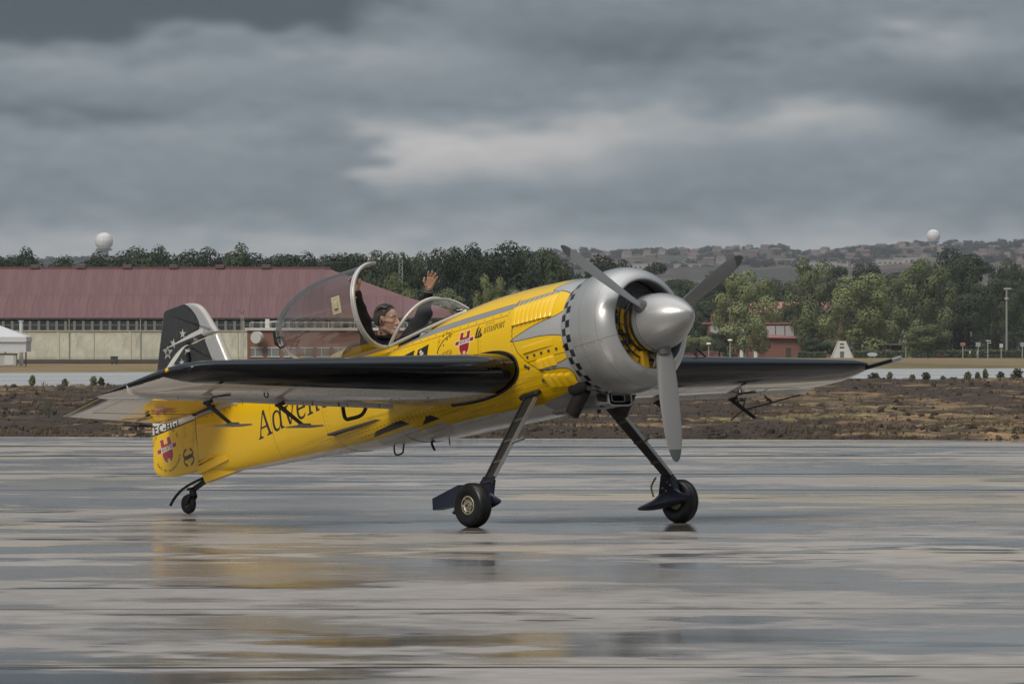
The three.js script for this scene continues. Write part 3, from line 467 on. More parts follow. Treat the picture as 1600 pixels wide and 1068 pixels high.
// brick buildings on the right
{
  const D = 1560, S = D / LENS, X = (px) => (px - 800) * S, Y = (py) => EYE + (548 - py) * S;
  const brick = std(0.215, 0.105, 0.08, 0.9), red = std(0.30, 0.13, 0.13, 0.7), slate = std(0.40, 0.42, 0.42, 0.5), white = std(0.66, 0.66, 0.63, 0.7), glass = gloss(0.16, 0.20, 0.23, 0.15);
  const t = thing('brick_building', 'brick building with grey glazed upper band and red roof edge, behind the pale trunked poplar', 'building', [X(1190), 0, far(D)]), ox = -X(1190);
  const L = X(1100) + ox, R = X(1268) + ox, low = Y(527), up = Y(506);
  mesh('wall', box(R - L, low, 12, (L + R) / 2, low / 2, -6), brick, t);
  const RU = X(1246) + ox; mesh('upper_wall', box(RU - L - 1, up - low, 10, (L + RU) / 2 + 0.5, (up + low) / 2, -6.4), brick, t);
  for (let i = 0; i < 9; i++) { const w = (RU - L - 2) / 9; mesh('glazing', box(w - 0.22, up - low - 0.7, 0.2, L + 1.4 + (i + 0.5) * w, (up + low) / 2 - 0.05, -1.34), slate, t); }
  mesh('roof', box(RU - L + 0.4, 0.35, 10.8, (L + RU) / 2, up + 0.17, -6.4), red, t);
  mesh('lower_roof', hull8([V(X(1192) + ox, low, 1.4), V(X(1274) + ox, low - 0.3, 1.4), V(X(1274) + ox, low - 0.3, -1.2), V(X(1192) + ox, low, -1.2), V(X(1200) + ox, low + 0.75, 0.6), V(X(1274) + ox, low - 0.05, 0.6), V(X(1274) + ox, low - 0.05, -1.2), V(X(1200) + ox, low + 0.75, -1.2)]), red, t);
  const wx = X(1123.5) + ox, w = mesh('window', box(2.3, 1.4, 0.14, wx, Y(545), 0.04), glass, t); mesh('window_frame', [box(2.6, 0.16, 0.2, wx, Y(545) - 0.78, 0.07), box(2.6, 0.16, 0.2, wx, Y(545) + 0.78, 0.07), ...[-1.2, -0.4, 0.4, 1.2].map((o) => box(0.1, 1.5, 0.18, wx + o, Y(545), 0.08))], white, w);
  mesh('door', box(1.1, 2.2, 0.14, X(1232) + ox, 1.1, 0.04), std(0.06, 0.045, 0.04, 0.7), t); mesh('chimney', box(1.1, 2.2, 1.1, L + 2.2, up + 1.1, -6), brick, t);
  for (const px of [1158, 1180]) mesh('pale_trunk', box(0.75, Y(538), 0.75, X(px) + ox, Y(538) / 2, 3.4, 0.05), white, t);  // square posts standing for the two pale trunks of the poplar
  const D2 = 1680, S2 = D2 / LENS, X2 = (px) => (px - 800) * S2, Y2 = (py) => EYE + (548 - py) * S2;
  const b = thing('red_roofed_house', 'house with a pink red tiled roof half hidden between the poplars', 'house', [X2(1215), 0, far(D2)]);
  const bl = X2(1108) - X2(1215), br = X2(1322) - X2(1215); mesh('wall', box(br - bl - 1, Y2(487), 11, (bl + br) / 2, Y2(487) / 2, -5.5), std(0.16, 0.09, 0.075, 0.9), b);
  mesh('roof', hull8([V(bl, Y2(488), 0.8), V(br, Y2(488), 0.8), V(br, Y2(488), -11.8), V(bl, Y2(488), -11.8), V(bl + 1.5, Y2(471), -5.4), V(br - 1.5, Y2(471), -5.4), V(br - 1.5, Y2(471), -5.6), V(bl + 1.5, Y2(471), -5.6)]), std(0.34, 0.16, 0.15, 0.8), b);
  for (let i = 0; i < 7; i++) mesh('window', box(1.6, 1.6, 0.12, lerp(bl + 3, br - 3, i / 6), Y2(500), 0.05 + 0.02), glass, b);
  // low red wall at the left
  const lw = thing('low_red_wall', 'low dark red garden wall left of the brick building', 'wall', [at(1085, 1540), 0, far(1540)]); mesh('wall', box(9, 1.1, 0.4, 0, 0.55, 0), std(0.15, 0.05, 0.05, 0.85), lw); mesh('coping', box(9.2, 0.12, 0.55, 0, 1.16, 0), std(0.2, 0.08, 0.07, 0.8), lw);
  // white triangular hut
  const D3 = 1480, S3 = D3 / LENS, h = thing('triangular_hut', 'small white triangular hut with two dark slots above its door, by the hedge', 'hut', [at(1315.5, D3), 0, far(D3)]), hw = 17 * S3, ht = EYE + (548 - 532.5) * S3, pale = std(0.56, 0.57, 0.54, 0.8);
  mesh('wall', hull8([V(-hw, 0, 1.5), V(hw, 0, 1.5), V(hw, 0, -1.5), V(-hw, 0, -1.5), V(-hw * 0.34, ht, 1.1), V(hw * 0.34, ht, 1.1), V(hw * 0.34, ht, -1.1), V(-hw * 0.34, ht, -1.1)]), pale, h);
  const slot = (w, hh, x, y) => box(w, hh, 0.12, x, y, 1.52 - 0.4 * y / ht), dk = std(0.04, 0.045, 0.045, 0.7);
  mesh('vent_slot', slot(0.95, 0.32, 0, ht * 0.62), dk, h); mesh('vent_slot', slot(0.8, 0.3, 0, ht * 0.82), dk, h); mesh('door', slot(0.8, 1.35, 0, 0.72), std(0.12, 0.13, 0.125, 0.7), h); mesh('rib', [rod([-hw, 0, 1.55], [-hw * 0.34, ht, 1.15], 0.1), rod([hw, 0, 1.55], [hw * 0.34, ht, 1.15], 0.1)], pale, h);
  // shelter
  const sh = thing('garden_shelter', 'low open shelter with a flat grey roof behind the hedge', 'shelter', [at(1382, 1540), 0, far(1540)]), sw = 30 * 1540 / LENS;
  mesh('roof', box(sw * 2, 0.3, 5, 0, 2.95, -2), std(0.42, 0.42, 0.4, 0.7), sh); mesh('back_wall', box(sw * 2 - 0.4, 2.8, 0.3, 0, 1.4, -4.2), std(0.09, 0.06, 0.05, 0.9), sh); for (const s of [-1, -0.33, 0.33, 1]) mesh('post', rod([s * (sw - 0.3), 0, 0.2], [s * (sw - 0.3), 2.85, 0.2], 0.12), std(0.2, 0.19, 0.18, 0.8), sh);
  for (const [i, px] of [[0, 1364], [1, 1386]]) { const g = thing('garden_bench', i ? 'pink tinted bench in the shelter behind the hedge' : 'pale bench in the shelter behind the hedge', 'bench', [at(px, 1539), 0, far(1539)]); const m = i ? std(0.5, 0.28, 0.28, 0.7) : std(0.55, 0.55, 0.52, 0.7); mesh('seat', box(2, 0.12, 0.6, 0, 0.9, 0), m, g); mesh('backrest', box(2, 0.7, 0.1, 0, 1.5, -0.3), m, g); for (const s of [-0.85, 0.85]) mesh('leg', box(0.12, 0.9, 0.5, s, 0.45, 0), std(0.1, 0.1, 0.1, 0.7), g); }
}
// clipped hedge: three lengths
{
  const hedgeMat = leafMats.mid, hedges = [[1246, 1292, 1497, 548.5, 'short clipped hedge between the brick wall and the white hut'], [1334, 1420, 1496, 547, 'dark clipped hedge behind the oval blue board'], [1424, 1640, 1494, 545.5, 'long clipped hedge running behind the people and signs to the right edge']];
  for (const [a, b, d, top, label] of hedges) {
    const S = d / LENS, w = (b - a) * S, h = EYE + (548 - top) * S, t = thing('hedge', label, 'hedge', [at((a + b) / 2, d), 0, far(d)]), L = [];
    const n = Math.round(w / 1.1); for (let i = 0; i < n; i++) for (const y of [0.3, 0.72]) L.push([(i + 0.5) / n * w - w / 2, y * h, 0, 0.75, h * 0.3, 0.7]);
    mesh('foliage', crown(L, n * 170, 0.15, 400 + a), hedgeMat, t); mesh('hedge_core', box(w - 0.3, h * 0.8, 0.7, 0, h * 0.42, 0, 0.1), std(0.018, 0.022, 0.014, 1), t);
  }
}
// posts, signs, lamps and people by the hedge
{
  const D = 1480, S = D / LENS, Y = (py) => EYE + (548 - py) * S, grey = std(0.42, 0.42, 0.41, 0.6), blue = std(0.26, 0.33, 0.38, 0.6), redS = std(0.36, 0.14, 0.12, 0.6);
  const mast = thing('flood_mast', 'tall pale lamp mast rising before the trees near the right edge', 'mast', [at(1573.5, 1500), 0, far(1500)]); const mh = EYE + (548 - 451) * 1500 / LENS;
  mesh('pole', rod([0, 0, 0], [0, mh, 0], 0.27, 0.19, 10), std(0.25, 0.26, 0.25, 0.7), mast); mesh('collar', [new THREE.CylinderGeometry(0.45, 0.45, 0.4, 10).translate(0, mh * 0.86, 0)], grey, mast); mesh('lamp_head', [box(1.6, 0.3, 0.5, 0.2, mh, 0, 0.08)], grey, mast);
  const post = (px, top, label, cat, name, head) => { const t = thing(name, label, cat, [at(px, D), 0, far(D)]); const h = Y(top); mesh('post', rod([0, 0, 0], [0, h, 0], 0.09, 0.08, 8), grey, t); head(t, h); return t; };
  const globe = (t, h) => mesh('lamp_shade', [ball(0, h, 0, 0.5, 1.1, 0.55, 1.1, 14)], std(0.75, 0.74, 0.7, 0.5), t);
  post(1107.5, 537, 'globe lamp post with a pale shade at the left corner of the brick building', 'lamp post', 'lamp_post', globe); post(1141, 531.5, 'taller globe lamp post between the wall window and the poplar', 'lamp post', 'lamp_post', globe);
  post(1544, 532, 'flat headed lamp post right of the two people', 'lamp post', 'lamp_post', (t, h) => mesh('lamp_head', [box(1.1, 0.18, 0.4, 0.15, h, 0, 0.05), box(0.8, 0.14, 0.4, 0.35, h - 0.45, 0, 0.04)], std(0.6, 0.6, 0.58, 0.5), t));
  post(1416, 525, 'pale twin headed lamp post left of the small round tree', 'lamp post', 'lamp_post', (t, h) => mesh('lamp_head', [box(0.8, 0.28, 0.5, 0, h, 0, 0.06), box(1.0, 0.3, 0.5, -0.1, h - 1.1, 0, 0.06)], std(0.6, 0.6, 0.6, 0.5), t));
  const board = (w, h, m, y = 0) => (t, hh) => { mesh('board', box(w, h, 0.08, 0, hh - h / 2 + y, 0.1, 0.03), m, t); mesh('board_frame', [box(w + 0.1, 0.08, 0.1, 0, hh + y, 0.08), box(w + 0.1, 0.08, 0.1, 0, hh - h + y, 0.08)], grey, t); };
  post(1505, 535.5, 'red topped sign on a dark post behind the hedge', 'sign', 'sign_post', board(1.0, 0.55, redS)); post(1529, 535, 'square pale blue sign above the hedge left of the flat headed lamp', 'sign', 'sign_post', board(1.0, 0.8, blue)); post(1565, 537, 'small pale sign above the hedge beside the mast', 'sign', 'sign_post', board(0.75, 0.75, std(0.5, 0.53, 0.55, 0.6))); post(1598, 535, 'pale blue sign cut by the right edge', 'sign', 'sign_post', board(0.8, 0.8, blue)); post(1448, 540, 'grey block on a short post below the small round tree', 'sign', 'sign_post', board(0.85, 0.4, std(0.5, 0.5, 0.5, 0.6)));
  const ov = thing('oval_board', 'pale blue oval board standing before the dark hedge', 'sign', [at(1363.5, D), 0, far(D)]); mesh('board', [new THREE.CylinderGeometry(1, 1, 0.1, 28).rotateX(Math.PI / 2).scale(1.1, 0.42, 1).translate(0, 0.75, 0)], std(0.45, 0.55, 0.58, 0.5), ov); mesh('leg', [rod([-0.5, 0, 0], [-0.5, 0.6, 0], 0.05), rod([0.5, 0, 0], [0.5, 0.6, 0], 0.05)], grey, ov);
  const bx = thing('red_trolley', 'small red ground trolley on the grass left of the two people', 'trolley', [at(1472, D), 0, far(D)]); mesh('body', box(1.1, 0.35, 0.6, 0, 0.42, 0, 0.05), std(0.45, 0.07, 0.05, 0.5), bx); for (const s of [-0.35, 0.35]) mesh('wheel', [new THREE.CylinderGeometry(0.16, 0.16, 0.1, 14).rotateX(Math.PI / 2).translate(s, 0.16, 0.3)], std(0.03, 0.03, 0.03, 0.8), bx); mesh('handle', rod([0.5, 0.5, 0], [0.95, 0.95, 0], 0.03), grey, bx);
}
// bushes along the runway's near edge
[[50, 604, 14, 17, 'mid'], [101, 605, 13, 13, 'mid'], [146, 606, 15, 18, 'mid'], [158, 606, 14, 16, 'dark'], [1366, 596, 22, 13, 'dark'], [1391, 596, 12, 15, 'mid'], [1426, 596, 12, 11, 'mid'], [1447, 596, 17, 14, 'dark'], [1474, 596, 13, 9, 'mid'], [1490, 596, 22, 7, 'light'], [1513, 595, 15, 14, 'mid'], [1528, 594, 12, 13, 'mid'], [1540, 594, 12, 17, 'mid'], [1564, 594, 15, 13, 'dark'], [1590, 594, 22, 18, 'dark']].forEach(([px, base, w, h, tone], i) => {
  const d = EYE * LENS / (base - 548), S = d / LENS, p = treeShape('upright', 5 + i % 3, 900, 0.07);
  const t = thing('runway_bush', (i < 4 ? ORD[i] + ' small bush from the left along the near edge of the runway' : ORD[i - 4] + ' bush right of the far wingtip along the near runway edge'), 'bush', [at(px, d), 0, far(d)], i * 1.3, 'bushes along the runway edge'); t.scale.set(w * S, h * S, w * S);
  mesh('foliage', p.crown, leafMats[tone], t); mesh('stem', p.trunk, bark, t);
});
// taxiway edge light
{
  const d = EYE * LENS / (680.5 - 548), S = d / LENS, t = thing('taxiway_light', 'blue taxiway light on an orange stub behind the rudder', 'light', [at(211, d), 0, far(d)]);
  mesh('stub', rod([0, 0, 0], [0, 9 * S, 0], 3.2 * S, 2.8 * S, 14), std(0.42, 0.20, 0.05, 0.6), t); mesh('lens', [new THREE.CylinderGeometry(2.8 * S, 3.6 * S, 6 * S, 16).translate(0, 12.2 * S, 0), ball(0, 15 * S, 0, 2.8 * S, 1, 0.5, 1)], gloss(0.012, 0.014, 0.06, 0.3), t); mesh('collar', [new THREE.CylinderGeometry(4 * S, 4 * S, 1 * S, 16).translate(0, 9 * S, 0)], std(0.05, 0.05, 0.05, 0.5), t);
}
// ---------------------------------------------------------------- the aerobatic aeroplane; own axes: x forward, y up, z to its right; origin on the ground between the main wheels
const HEADING = -48 * Math.PI / 180, PITCH = 11.5 * Math.PI / 180, PLANE_AT = [0.561, 0, 0];
const plane = thing('aerobatic_airplane', 'yellow and silver single seat aerobatic airplane, navy wings, canopy swung open, on wet apron', 'airplane', PLANE_AT);
plane.rotation.set(0, HEADING, PITCH, 'YXZ');
const yellowC = '#edc10a', silverC = '#a6a8aa', darkC = '#2b2d2e', navyC = '#0b0f1e', whiteC = '#e6e3de', greyC = '#8b8f93';
const RED = '#9d1c22';
// --- painted sides: the right side in the upper half of the sheet, the left side mirrored in the lower half
function sideSheet(w, h, x0, x1, y0, y1, paint) {
  return canvasTex(w, h, (c) => {
    for (const side of [0, 1]) {
      const ox = 0, oy = side * h / 2, kx = w / (x1 - x0), ky = h / 2 / (y1 - y0);
      c.save(); c.beginPath(); c.rect(0, oy, w, h / 2); c.clip();
      const X = (x) => ox + (x - x0) * kx, Y = (y) => oy + (y1 - y) * ky;
      const G = {
        c, X, Y, kx, ky, side,
        poly(pts, fill, stroke, lw = 0.006) { c.beginPath(); pts.forEach(([x, y], i) => i ? c.lineTo(X(x), Y(y)) : c.moveTo(X(x), Y(y))); c.closePath(); if (fill) { c.fillStyle = fill; c.fill(); } if (stroke) { c.strokeStyle = stroke; c.lineWidth = lw * kx; c.stroke(); } },
        curve(pts, fill, stroke, lw = 0.006, close = true) { c.beginPath(); const n = pts.length; c.moveTo(X((pts[n - 1][0] + pts[0][0]) / 2), Y((pts[n - 1][1] + pts[0][1]) / 2)); for (let i = 0; i < n; i++) { const p = pts[i], q = pts[(i + 1) % n]; c.quadraticCurveTo(X(p[0]), Y(p[1]), X((p[0] + q[0]) / 2), Y((p[1] + q[1]) / 2)); } if (fill) { c.fillStyle = fill; c.fill(); } if (stroke) { c.strokeStyle = stroke; c.lineWidth = lw * kx; c.stroke(); } },
        line(pts, stroke, lw = 0.006) { c.beginPath(); pts.forEach(([x, y], i) => i ? c.lineTo(X(x), Y(y)) : c.moveTo(X(x), Y(y))); c.strokeStyle = stroke; c.lineWidth = lw * kx; c.stroke(); },
        // lettering: left end at x, baseline y, capital height hh, tilt in radians, slant, stretch; reads forwards on either side
        text(s, x, y, hh, { font = 'sans-serif', fill = '#111', tilt = 0, slant = 0, stretch = 1, width = 0, bold = false } = {}) {
          c.save(); const u = kx; c.translate(X(x), Y(y)); c.scale(1, ky / kx);
          c.rotate(-tilt);
          c.font = (bold ? 'bold ' : '') + '100px ' + font; const m = c.measureText(s).width, k = hh * u / 72, sx = width ? width * u / m : k * stretch;
          if (side) { c.translate(m * sx, 0); c.scale(-1, 1); }
          c.transform(sx, 0, -slant * k, k, 0, 0); c.fillStyle = fill; c.fillText(s, 0, 0); c.restore();
        },
      };
      paint(G); c.restore();
    }
  });
}
function shieldLogo(G, cx, cy, hh, red, tilt = 0, faded = false) {   // red shield with a notched top, a red bar through it and a white name plate
  const c = G.c; c.save(); c.translate(G.X(cx), G.Y(cy)); c.scale(1, G.ky / G.kx); c.rotate(-tilt); if (G.side) c.scale(-1, 1); const k = hh * G.kx;
  const path = (p) => { c.beginPath(); p.forEach(([x, y], i) => i ? c.lineTo(x * k, -y * k) : c.moveTo(x * k, -y * k)); c.closePath(); };
  c.lineJoin = 'round'; c.fillStyle = red; c.strokeStyle = faded ? '#d9c8a0' : '#f0e6d8'; c.lineWidth = 0.03 * k;
  path([[-0.62, -0.02], [0.62, -0.02], [0.62, 0.17], [-0.62, 0.17]]); c.fill(); c.stroke();
  c.beginPath(); c.moveTo(-0.34 * k, -0.5 * k); c.lineTo(-0.1 * k, -0.5 * k); c.lineTo(-0.1 * k, -0.27 * k); c.lineTo(0.1 * k, -0.27 * k); c.lineTo(0.1 * k, -0.5 * k); c.lineTo(0.34 * k, -0.5 * k); c.lineTo(0.34 * k, 0.12 * k);
  c.bezierCurveTo(0.34 * k, 0.34 * k, 0.22 * k, 0.46 * k, 0.07 * k, 0.52 * k); c.lineTo(0.07 * k, 0.36 * k); c.lineTo(-0.07 * k, 0.36 * k); c.lineTo(-0.07 * k, 0.52 * k); c.bezierCurveTo(-0.22 * k, 0.46 * k, -0.34 * k, 0.34 * k, -0.34 * k, 0.12 * k); c.closePath(); c.fill(); c.stroke();
  c.fillStyle = '#efe9df'; c.fillRect(-0.36 * k, -0.16 * k, 0.72 * k, 0.19 * k);
  c.font = 'bold 100px sans-serif'; const m = c.measureText('WURTH').width; c.save(); c.translate(-0.33 * k, 0.005 * k); c.scale(0.66 * k / m, 0.15 * k / 72); c.fillStyle = '#15130f'; c.fillText('WURTH', 0, 0); c.restore();
  c.restore();
}
function star(G, x, y, r, fill, stroke, rot = 0) { const p = []; for (let i = 0; i < 10; i++) { const a = rot + i * Math.PI / 5, q = i % 2 ? r * 0.4 : r; p.push([x + q * Math.sin(a), y + q * Math.cos(a)]); } G.poly(p, fill, stroke, 0.007); }
function arcText(G, s, cx, cy, r, from, to, hh, fill, below) {
  const c = G.c, n = s.length; for (let i = 0; i < n; i++) { const t = lerp(from, to, i / (n - 1)), a = G.side ? -t : t; c.save(); c.translate(G.X(cx), G.Y(cy)); c.scale(G.kx, G.ky); c.rotate(a); c.translate(0, below ? r : -r); c.font = 'bold 100px sans-serif'; const k = hh / 72; c.scale(k, k); c.textAlign = 'center'; c.fillStyle = fill; c.fillText(s[i], 0, 0); c.restore(); }
}
const FX0 = -5.0, FX1 = 0.9, FY0 = 0.85, FY1 = 2.15;
const fusTex = sideSheet(2048, 1024, FX0, FX1, FY0, FY1, (G) => {
  const { c, X, Y } = G;
  G.poly([[FX0, FY0], [FX1, FY0], [FX1, FY1], [FX0, FY1]], yellowC);
  // pale belly
  G.poly([[FX0, 0.8], [FX0, 1.36], [-4.6, 1.325], [-3.3, 1.235], [-2.1, 1.155], [-1.2, 1.10], [-0.24, 1.055], [0.1, 1.03], [0.1, 0.8]], whiteC);
  // silver nose with yellow tongues
  G.poly([[0.10, 0.8], [0.10, 1.03], [0.30, 1.055], [0.45, 1.075], [0.9, 1.12], [0.9, 0.8]], silverC);
  G.poly([[0.36, 2.2], [0.42, 2.03], [0.9, 1.98], [0.9, 2.2]], silverC);
  G.curve([[0.95, 1.02], [0.66, 1.04], [0.52, 1.06], [0.62, 1.12], [0.66, 1.20], [0.60, 1.255], [0.40, 1.265], [0.29, 1.29], [0.30, 1.297], [0.62, 1.30], [0.75, 1.36], [0.75, 1.46], [0.66, 1.525], [0.40, 1.565], [0.20, 1.572], [0.0, 1.59], [0.0, 1.602], [0.2, 1.65], [0.45, 1.69], [0.62, 1.70], [0.74, 1.76], [0.73, 1.85], [0.60, 1.915], [0.45, 1.945], [0.42, 1.96], [0.52, 2.02], [0.95, 2.02]], silverC, '#3a3b36', 0.007);
  // grey shoulder stripe breaking into teeth
  G.poly([[-1.78, 1.905], [-1.44, 1.90], [-0.02, 1.885], [0.0, 1.925], [-0.1, 1.932], [-1.4, 1.955], [-1.72, 1.95]], greyC, '#55575a', 0.004);
  for (let i = 0; i < 9; i++) { const x = -0.02 + i * 0.062; G.poly([[x, 1.893], [x + 0.05, 1.899], [x + 0.075, 1.945], [x + 0.02, 1.938]], greyC); }
  // white turtle deck aft of the cockpit
  G.poly([[FX0, 1.865], [-4.65, 1.868], [-3.9, 1.86], [-2.62, 1.90], [-2.62, 2.2], [FX0, 2.2]], '#c9c6bf', '#4a4a46', 0.006);
  // cockpit sill and coaming
  G.poly([[-1.72, 1.955], [-1.45, 1.985], [-1.05, 2.048], [-1.05, 2.2], [-1.72, 2.2]], '#26262a');
  // belly windows
  for (const [a, b, top] of [[-2.16, -1.56, 1.235], [-1.44, -1.16, 1.205]]) { G.poly([[a, top - 0.085], [b, top - 0.075], [b + 0.08, top - 0.13], [a + 0.1, top - 0.2], [a, top - 0.2]], '#cfcbc3'); G.poly([[a + 0.02, top - 0.055], [a + 0.1, top - 0.02], [b - 0.16, top], [b - 0.08, top - 0.005], [b, top - 0.05]], '#1d1b16'); }
  // dark panels above the wing
  G.poly([[-1.66, 1.70], [-1.66, 1.755], [-1.36, 1.80], [-1.36, 1.70]], '#24231d'); G.poly([[-1.31, 1.70], [-1.31, 1.79], [-1.16, 1.812], [-1.16, 1.70]], '#24231d'); for (const [x, y, r] of [[-1.265, 1.765, 0.017], [-1.235, 1.745, 0.015], [-1.258, 1.735, 0.013]]) { c.beginPath(); c.arc(X(x), Y(y), r * G.kx, 0, 7); c.fillStyle = '#ded8c8'; c.fill(); }
  // seams and screws
  G.line([[-1.8, 1.862], [-0.05, 1.838]], '#7a5c06', 0.006); for (let x = -1.78; x < 0; x += 0.115) { c.beginPath(); c.arc(X(x), Y(1.882 - (x + 1.8) * 0.012), 0.007 * G.kx, 0, 7); c.fillStyle = '#6a5414'; c.fill(); }
  G.line([[0.02, 1.96], [0.03, 1.6], [0.09, 1.48], [0.19, 1.38], [0.55, 1.10]], '#4a3a08', 0.007); G.line([[0.2, 1.375], [0.70, 1.37]], '#4a3a08', 0.006);
  for (const [x, y] of [[0.0, 1.79], [0.02, 1.74], [0.03, 1.70]]) { c.beginPath(); c.arc(X(x), Y(y), 0.011 * G.kx, 0, 7); c.fillStyle = '#7d7f80'; c.fill(); }
  for (const k of [0, 0.045]) for (let x = -2.3; x < -0.02; x += 0.058) { const y = 1.155 + k + 0.05 * Math.max(0, (x + 0.6) * 1.4); c.beginPath(); c.arc(X(x), Y(y - k * 0.2 + (k ? 0 : 0) + 0.05), 0.0065 * G.kx, 0, 7); c.fillStyle = '#5a4408'; c.fill(); }
  G.line([[-4.83, 1.39], [-4.79, 1.87]], '#4c3b08', 0.012);
  for (let x = -4.6; x < -3.6; x += 0.1) { c.beginPath(); c.arc(X(x), Y(1.845), 0.008 * G.kx, 0, 7); c.fillStyle = '#4c3b08'; c.fill(); }
  // panel lines and rivet rows
  for (const x of [-1.02, -0.46]) G.line([[x, 1.84], [x + 0.02, 1.5], [x + 0.03, 1.2]], 'rgba(90,66,8,0.75)', 0.005);
  for (const x of [-2.72, -3.55]) G.line([[x, 1.86], [x, 1.2]], 'rgba(90,66,8,0.55)', 0.005);
  for (const x of [-2.69, -1.0, -0.44, 0.0]) for (let y = 1.22; y < 1.83; y += 0.042) { c.beginPath(); c.arc(X(x + 0.02), Y(y), 0.005 * G.kx, 0, 7); c.fillStyle = 'rgba(90,66,8,0.7)'; c.fill(); }
  for (let x = -3.5; x < 0; x += 0.05) { c.beginPath(); c.arc(X(x), Y(1.825 - (x + 1.8) * 0.012), 0.0045 * G.kx, 0, 7); c.fillStyle = 'rgba(90,66,8,0.6)'; c.fill(); }
  { const r = rng(65); for (let i = 0; i < 260; i++) { const x = lerp(-3.2, 0.5, Math.pow(r(), 0.7)), y = lerp(1.05, 1.35, r()), L = 0.1 + 0.5 * r(); c.globalAlpha = 0.05 + 0.07 * r(); c.fillStyle = '#4a3410'; c.fillRect(X(x - L), Y(y), L * G.kx, (0.003 + 0.012 * r()) * G.ky); } c.globalAlpha = 1; }
  // lettering and emblems
  G.text('Adventia', -3.79, 1.474, 0.24, { font: 'serif', fill: '#15171c', tilt: 0.07, slant: 0.12, width: 1.46 });
  shieldLogo(G, -0.645, 1.716, 0.205, RED, 0.0);
  G.text('AVIASPORT', -0.385, 1.745, 0.048, { font: 'serif', bold: true, fill: '#2a2410', width: 0.30, tilt: 0.0 });
  G.poly([[-0.50, 1.725], [-0.485, 1.80], [-0.465, 1.83], [-0.462, 1.76], [-0.44, 1.80], [-0.425, 1.80], [-0.42, 1.765], [-0.395, 1.735], [-0.42, 1.72]], '#2a2410'); G.line([[-0.47, 1.735], [-0.452, 1.80]], yellowC, 0.008); G.line([[-0.44, 1.735], [-0.425, 1.78]], yellowC, 0.007);
  G.text('Patrocinado por', -0.37, 1.812, 0.02, { fill: '#7a6410', width: 0.13 });
  // small emblem: swoosh and ring of stars over a cut off word
  { const p = []; for (let i = 0; i <= 14; i++) { const t = i / 14; p.push([-1.02 + 0.13 * t * t + 0.05 * t, 1.70 + 0.14 * Math.sin(t * 1.35)]); } G.line(p, '#2b2a1c', 0.012); }
  for (const [x, y, k] of [[-0.97, 1.845, '#2b2a1c'], [-0.93, 1.865, '#2b2a1c'], [-0.89, 1.855, '#2b2a1c'], [-0.86, 1.815, '#6a5414'], [-0.90, 1.80, '#2b2a1c'], [-0.94, 1.755, RED], [-1.01, 1.80, '#9a7c10'], [-0.98, 1.76, '#9a7c10']]) star(G, x, y, 0.016, k);
  G.text('entia', -0.95, 1.655, 0.05, { font: 'serif', fill: '#3a3418', width: 0.14 });
});
const paintFus = new THREE.MeshPhysicalMaterial({ map: fusTex, roughness: 0.42, specularIntensity: 0.3, clearcoat: 1, clearcoatRoughness: 0.05 });
const paintYellow = gloss(0.84, 0.53, 0.003, 0.42), paintSilver = new THREE.MeshPhysicalMaterial({ color: rgb(0.37, 0.375, 0.38), roughness: 0.36, metalness: 0.5, clearcoat: 1, clearcoatRoughness: 0.08 });
const steel = std(0.34, 0.34, 0.34, 0.35, { metalness: 0.8 }), blackIron = std(0.012, 0.012, 0.013, 0.5), rubber = std(0.012, 0.012, 0.012, 0.6), navy = gloss(0.005, 0.007, 0.016, 0.35), darkGrey = std(0.06, 0.06, 0.06, 0.6), alu = std(0.5, 0.5, 0.49, 0.35, { metalness: 0.7 });

// --- fuselage stations [x, top, bottom, widest at y, half width, fullness above, fullness below]
const ST = [[0.74, 2.0, 1.0, 1.5, 0.5, 2, 2], [0.45, 2.05, 0.985, 1.5, 0.517, 2.1, 2.15], [0.2, 2.068, 0.968, 1.49, 0.51, 2.15, 2.3], [0, 2.08, 0.963, 1.48, 0.497, 2.2, 2.4], [-0.43, 2.09, 0.978, 1.46, 0.47, 2.25, 2.6], [-0.75, 2.075, 0.998, 1.46, 0.455, 2.3, 2.6], [-1.0, 2.05, 1.015, 1.46, 0.445, 2.35, 2.6], [-1.35, 1.985, 1.03, 1.46, 0.43, 2.6, 2.6], [-1.72, 1.935, 1.055, 1.48, 0.415, 2.9, 2.6], [-2.15, 1.955, 1.10, 1.52, 0.39, 2.8, 2.6], [-2.62, 1.985, 1.145, 1.56, 0.345, 2.5, 2.6], [-3.1, 1.985, 1.19, 1.6, 0.285, 2.4, 2.6], [-3.6, 1.98, 1.232, 1.64, 0.225, 2.4, 2.6], [-4.1, 1.975, 1.272, 1.68, 0.160, 2.5, 2.6], [-4.5, 1.972, 1.318, 1.70, 0.105, 2.6, 2.6], [-4.81, 1.97, 1.385, 1.70, 0.062, 2.6, 2.6]];
function station(x) {
  let i = 0; while (i < ST.length - 2 && x < ST[i + 1][0]) i++;
  const a = ST[Math.max(0, i - 1)], b = ST[i], c = ST[i + 1], d = ST[Math.min(ST.length - 1, i + 2)], t = clamp((b[0] - x) / (b[0] - c[0]), 0, 1);
  return b.map((_, k) => { const h = b[0] - c[0], m0 = a === b ? (c[k] - b[k]) : (c[k] - a[k]) / (a[0] - c[0]) * h, m1 = d === c ? (c[k] - b[k]) : (d[k] - b[k]) / (b[0] - d[0]) * h, t2 = t * t, t3 = t2 * t; return k === 0 ? x : (2 * t3 - 3 * t2 + 1) * b[k] + (t3 - 2 * t2 + t) * m0 + (-2 * t3 + 3 * t2) * c[k] + (t3 - t2) * m1; });
}
const sgn = (v, n) => Math.sign(v) * Math.pow(Math.abs(v), 2 / n);
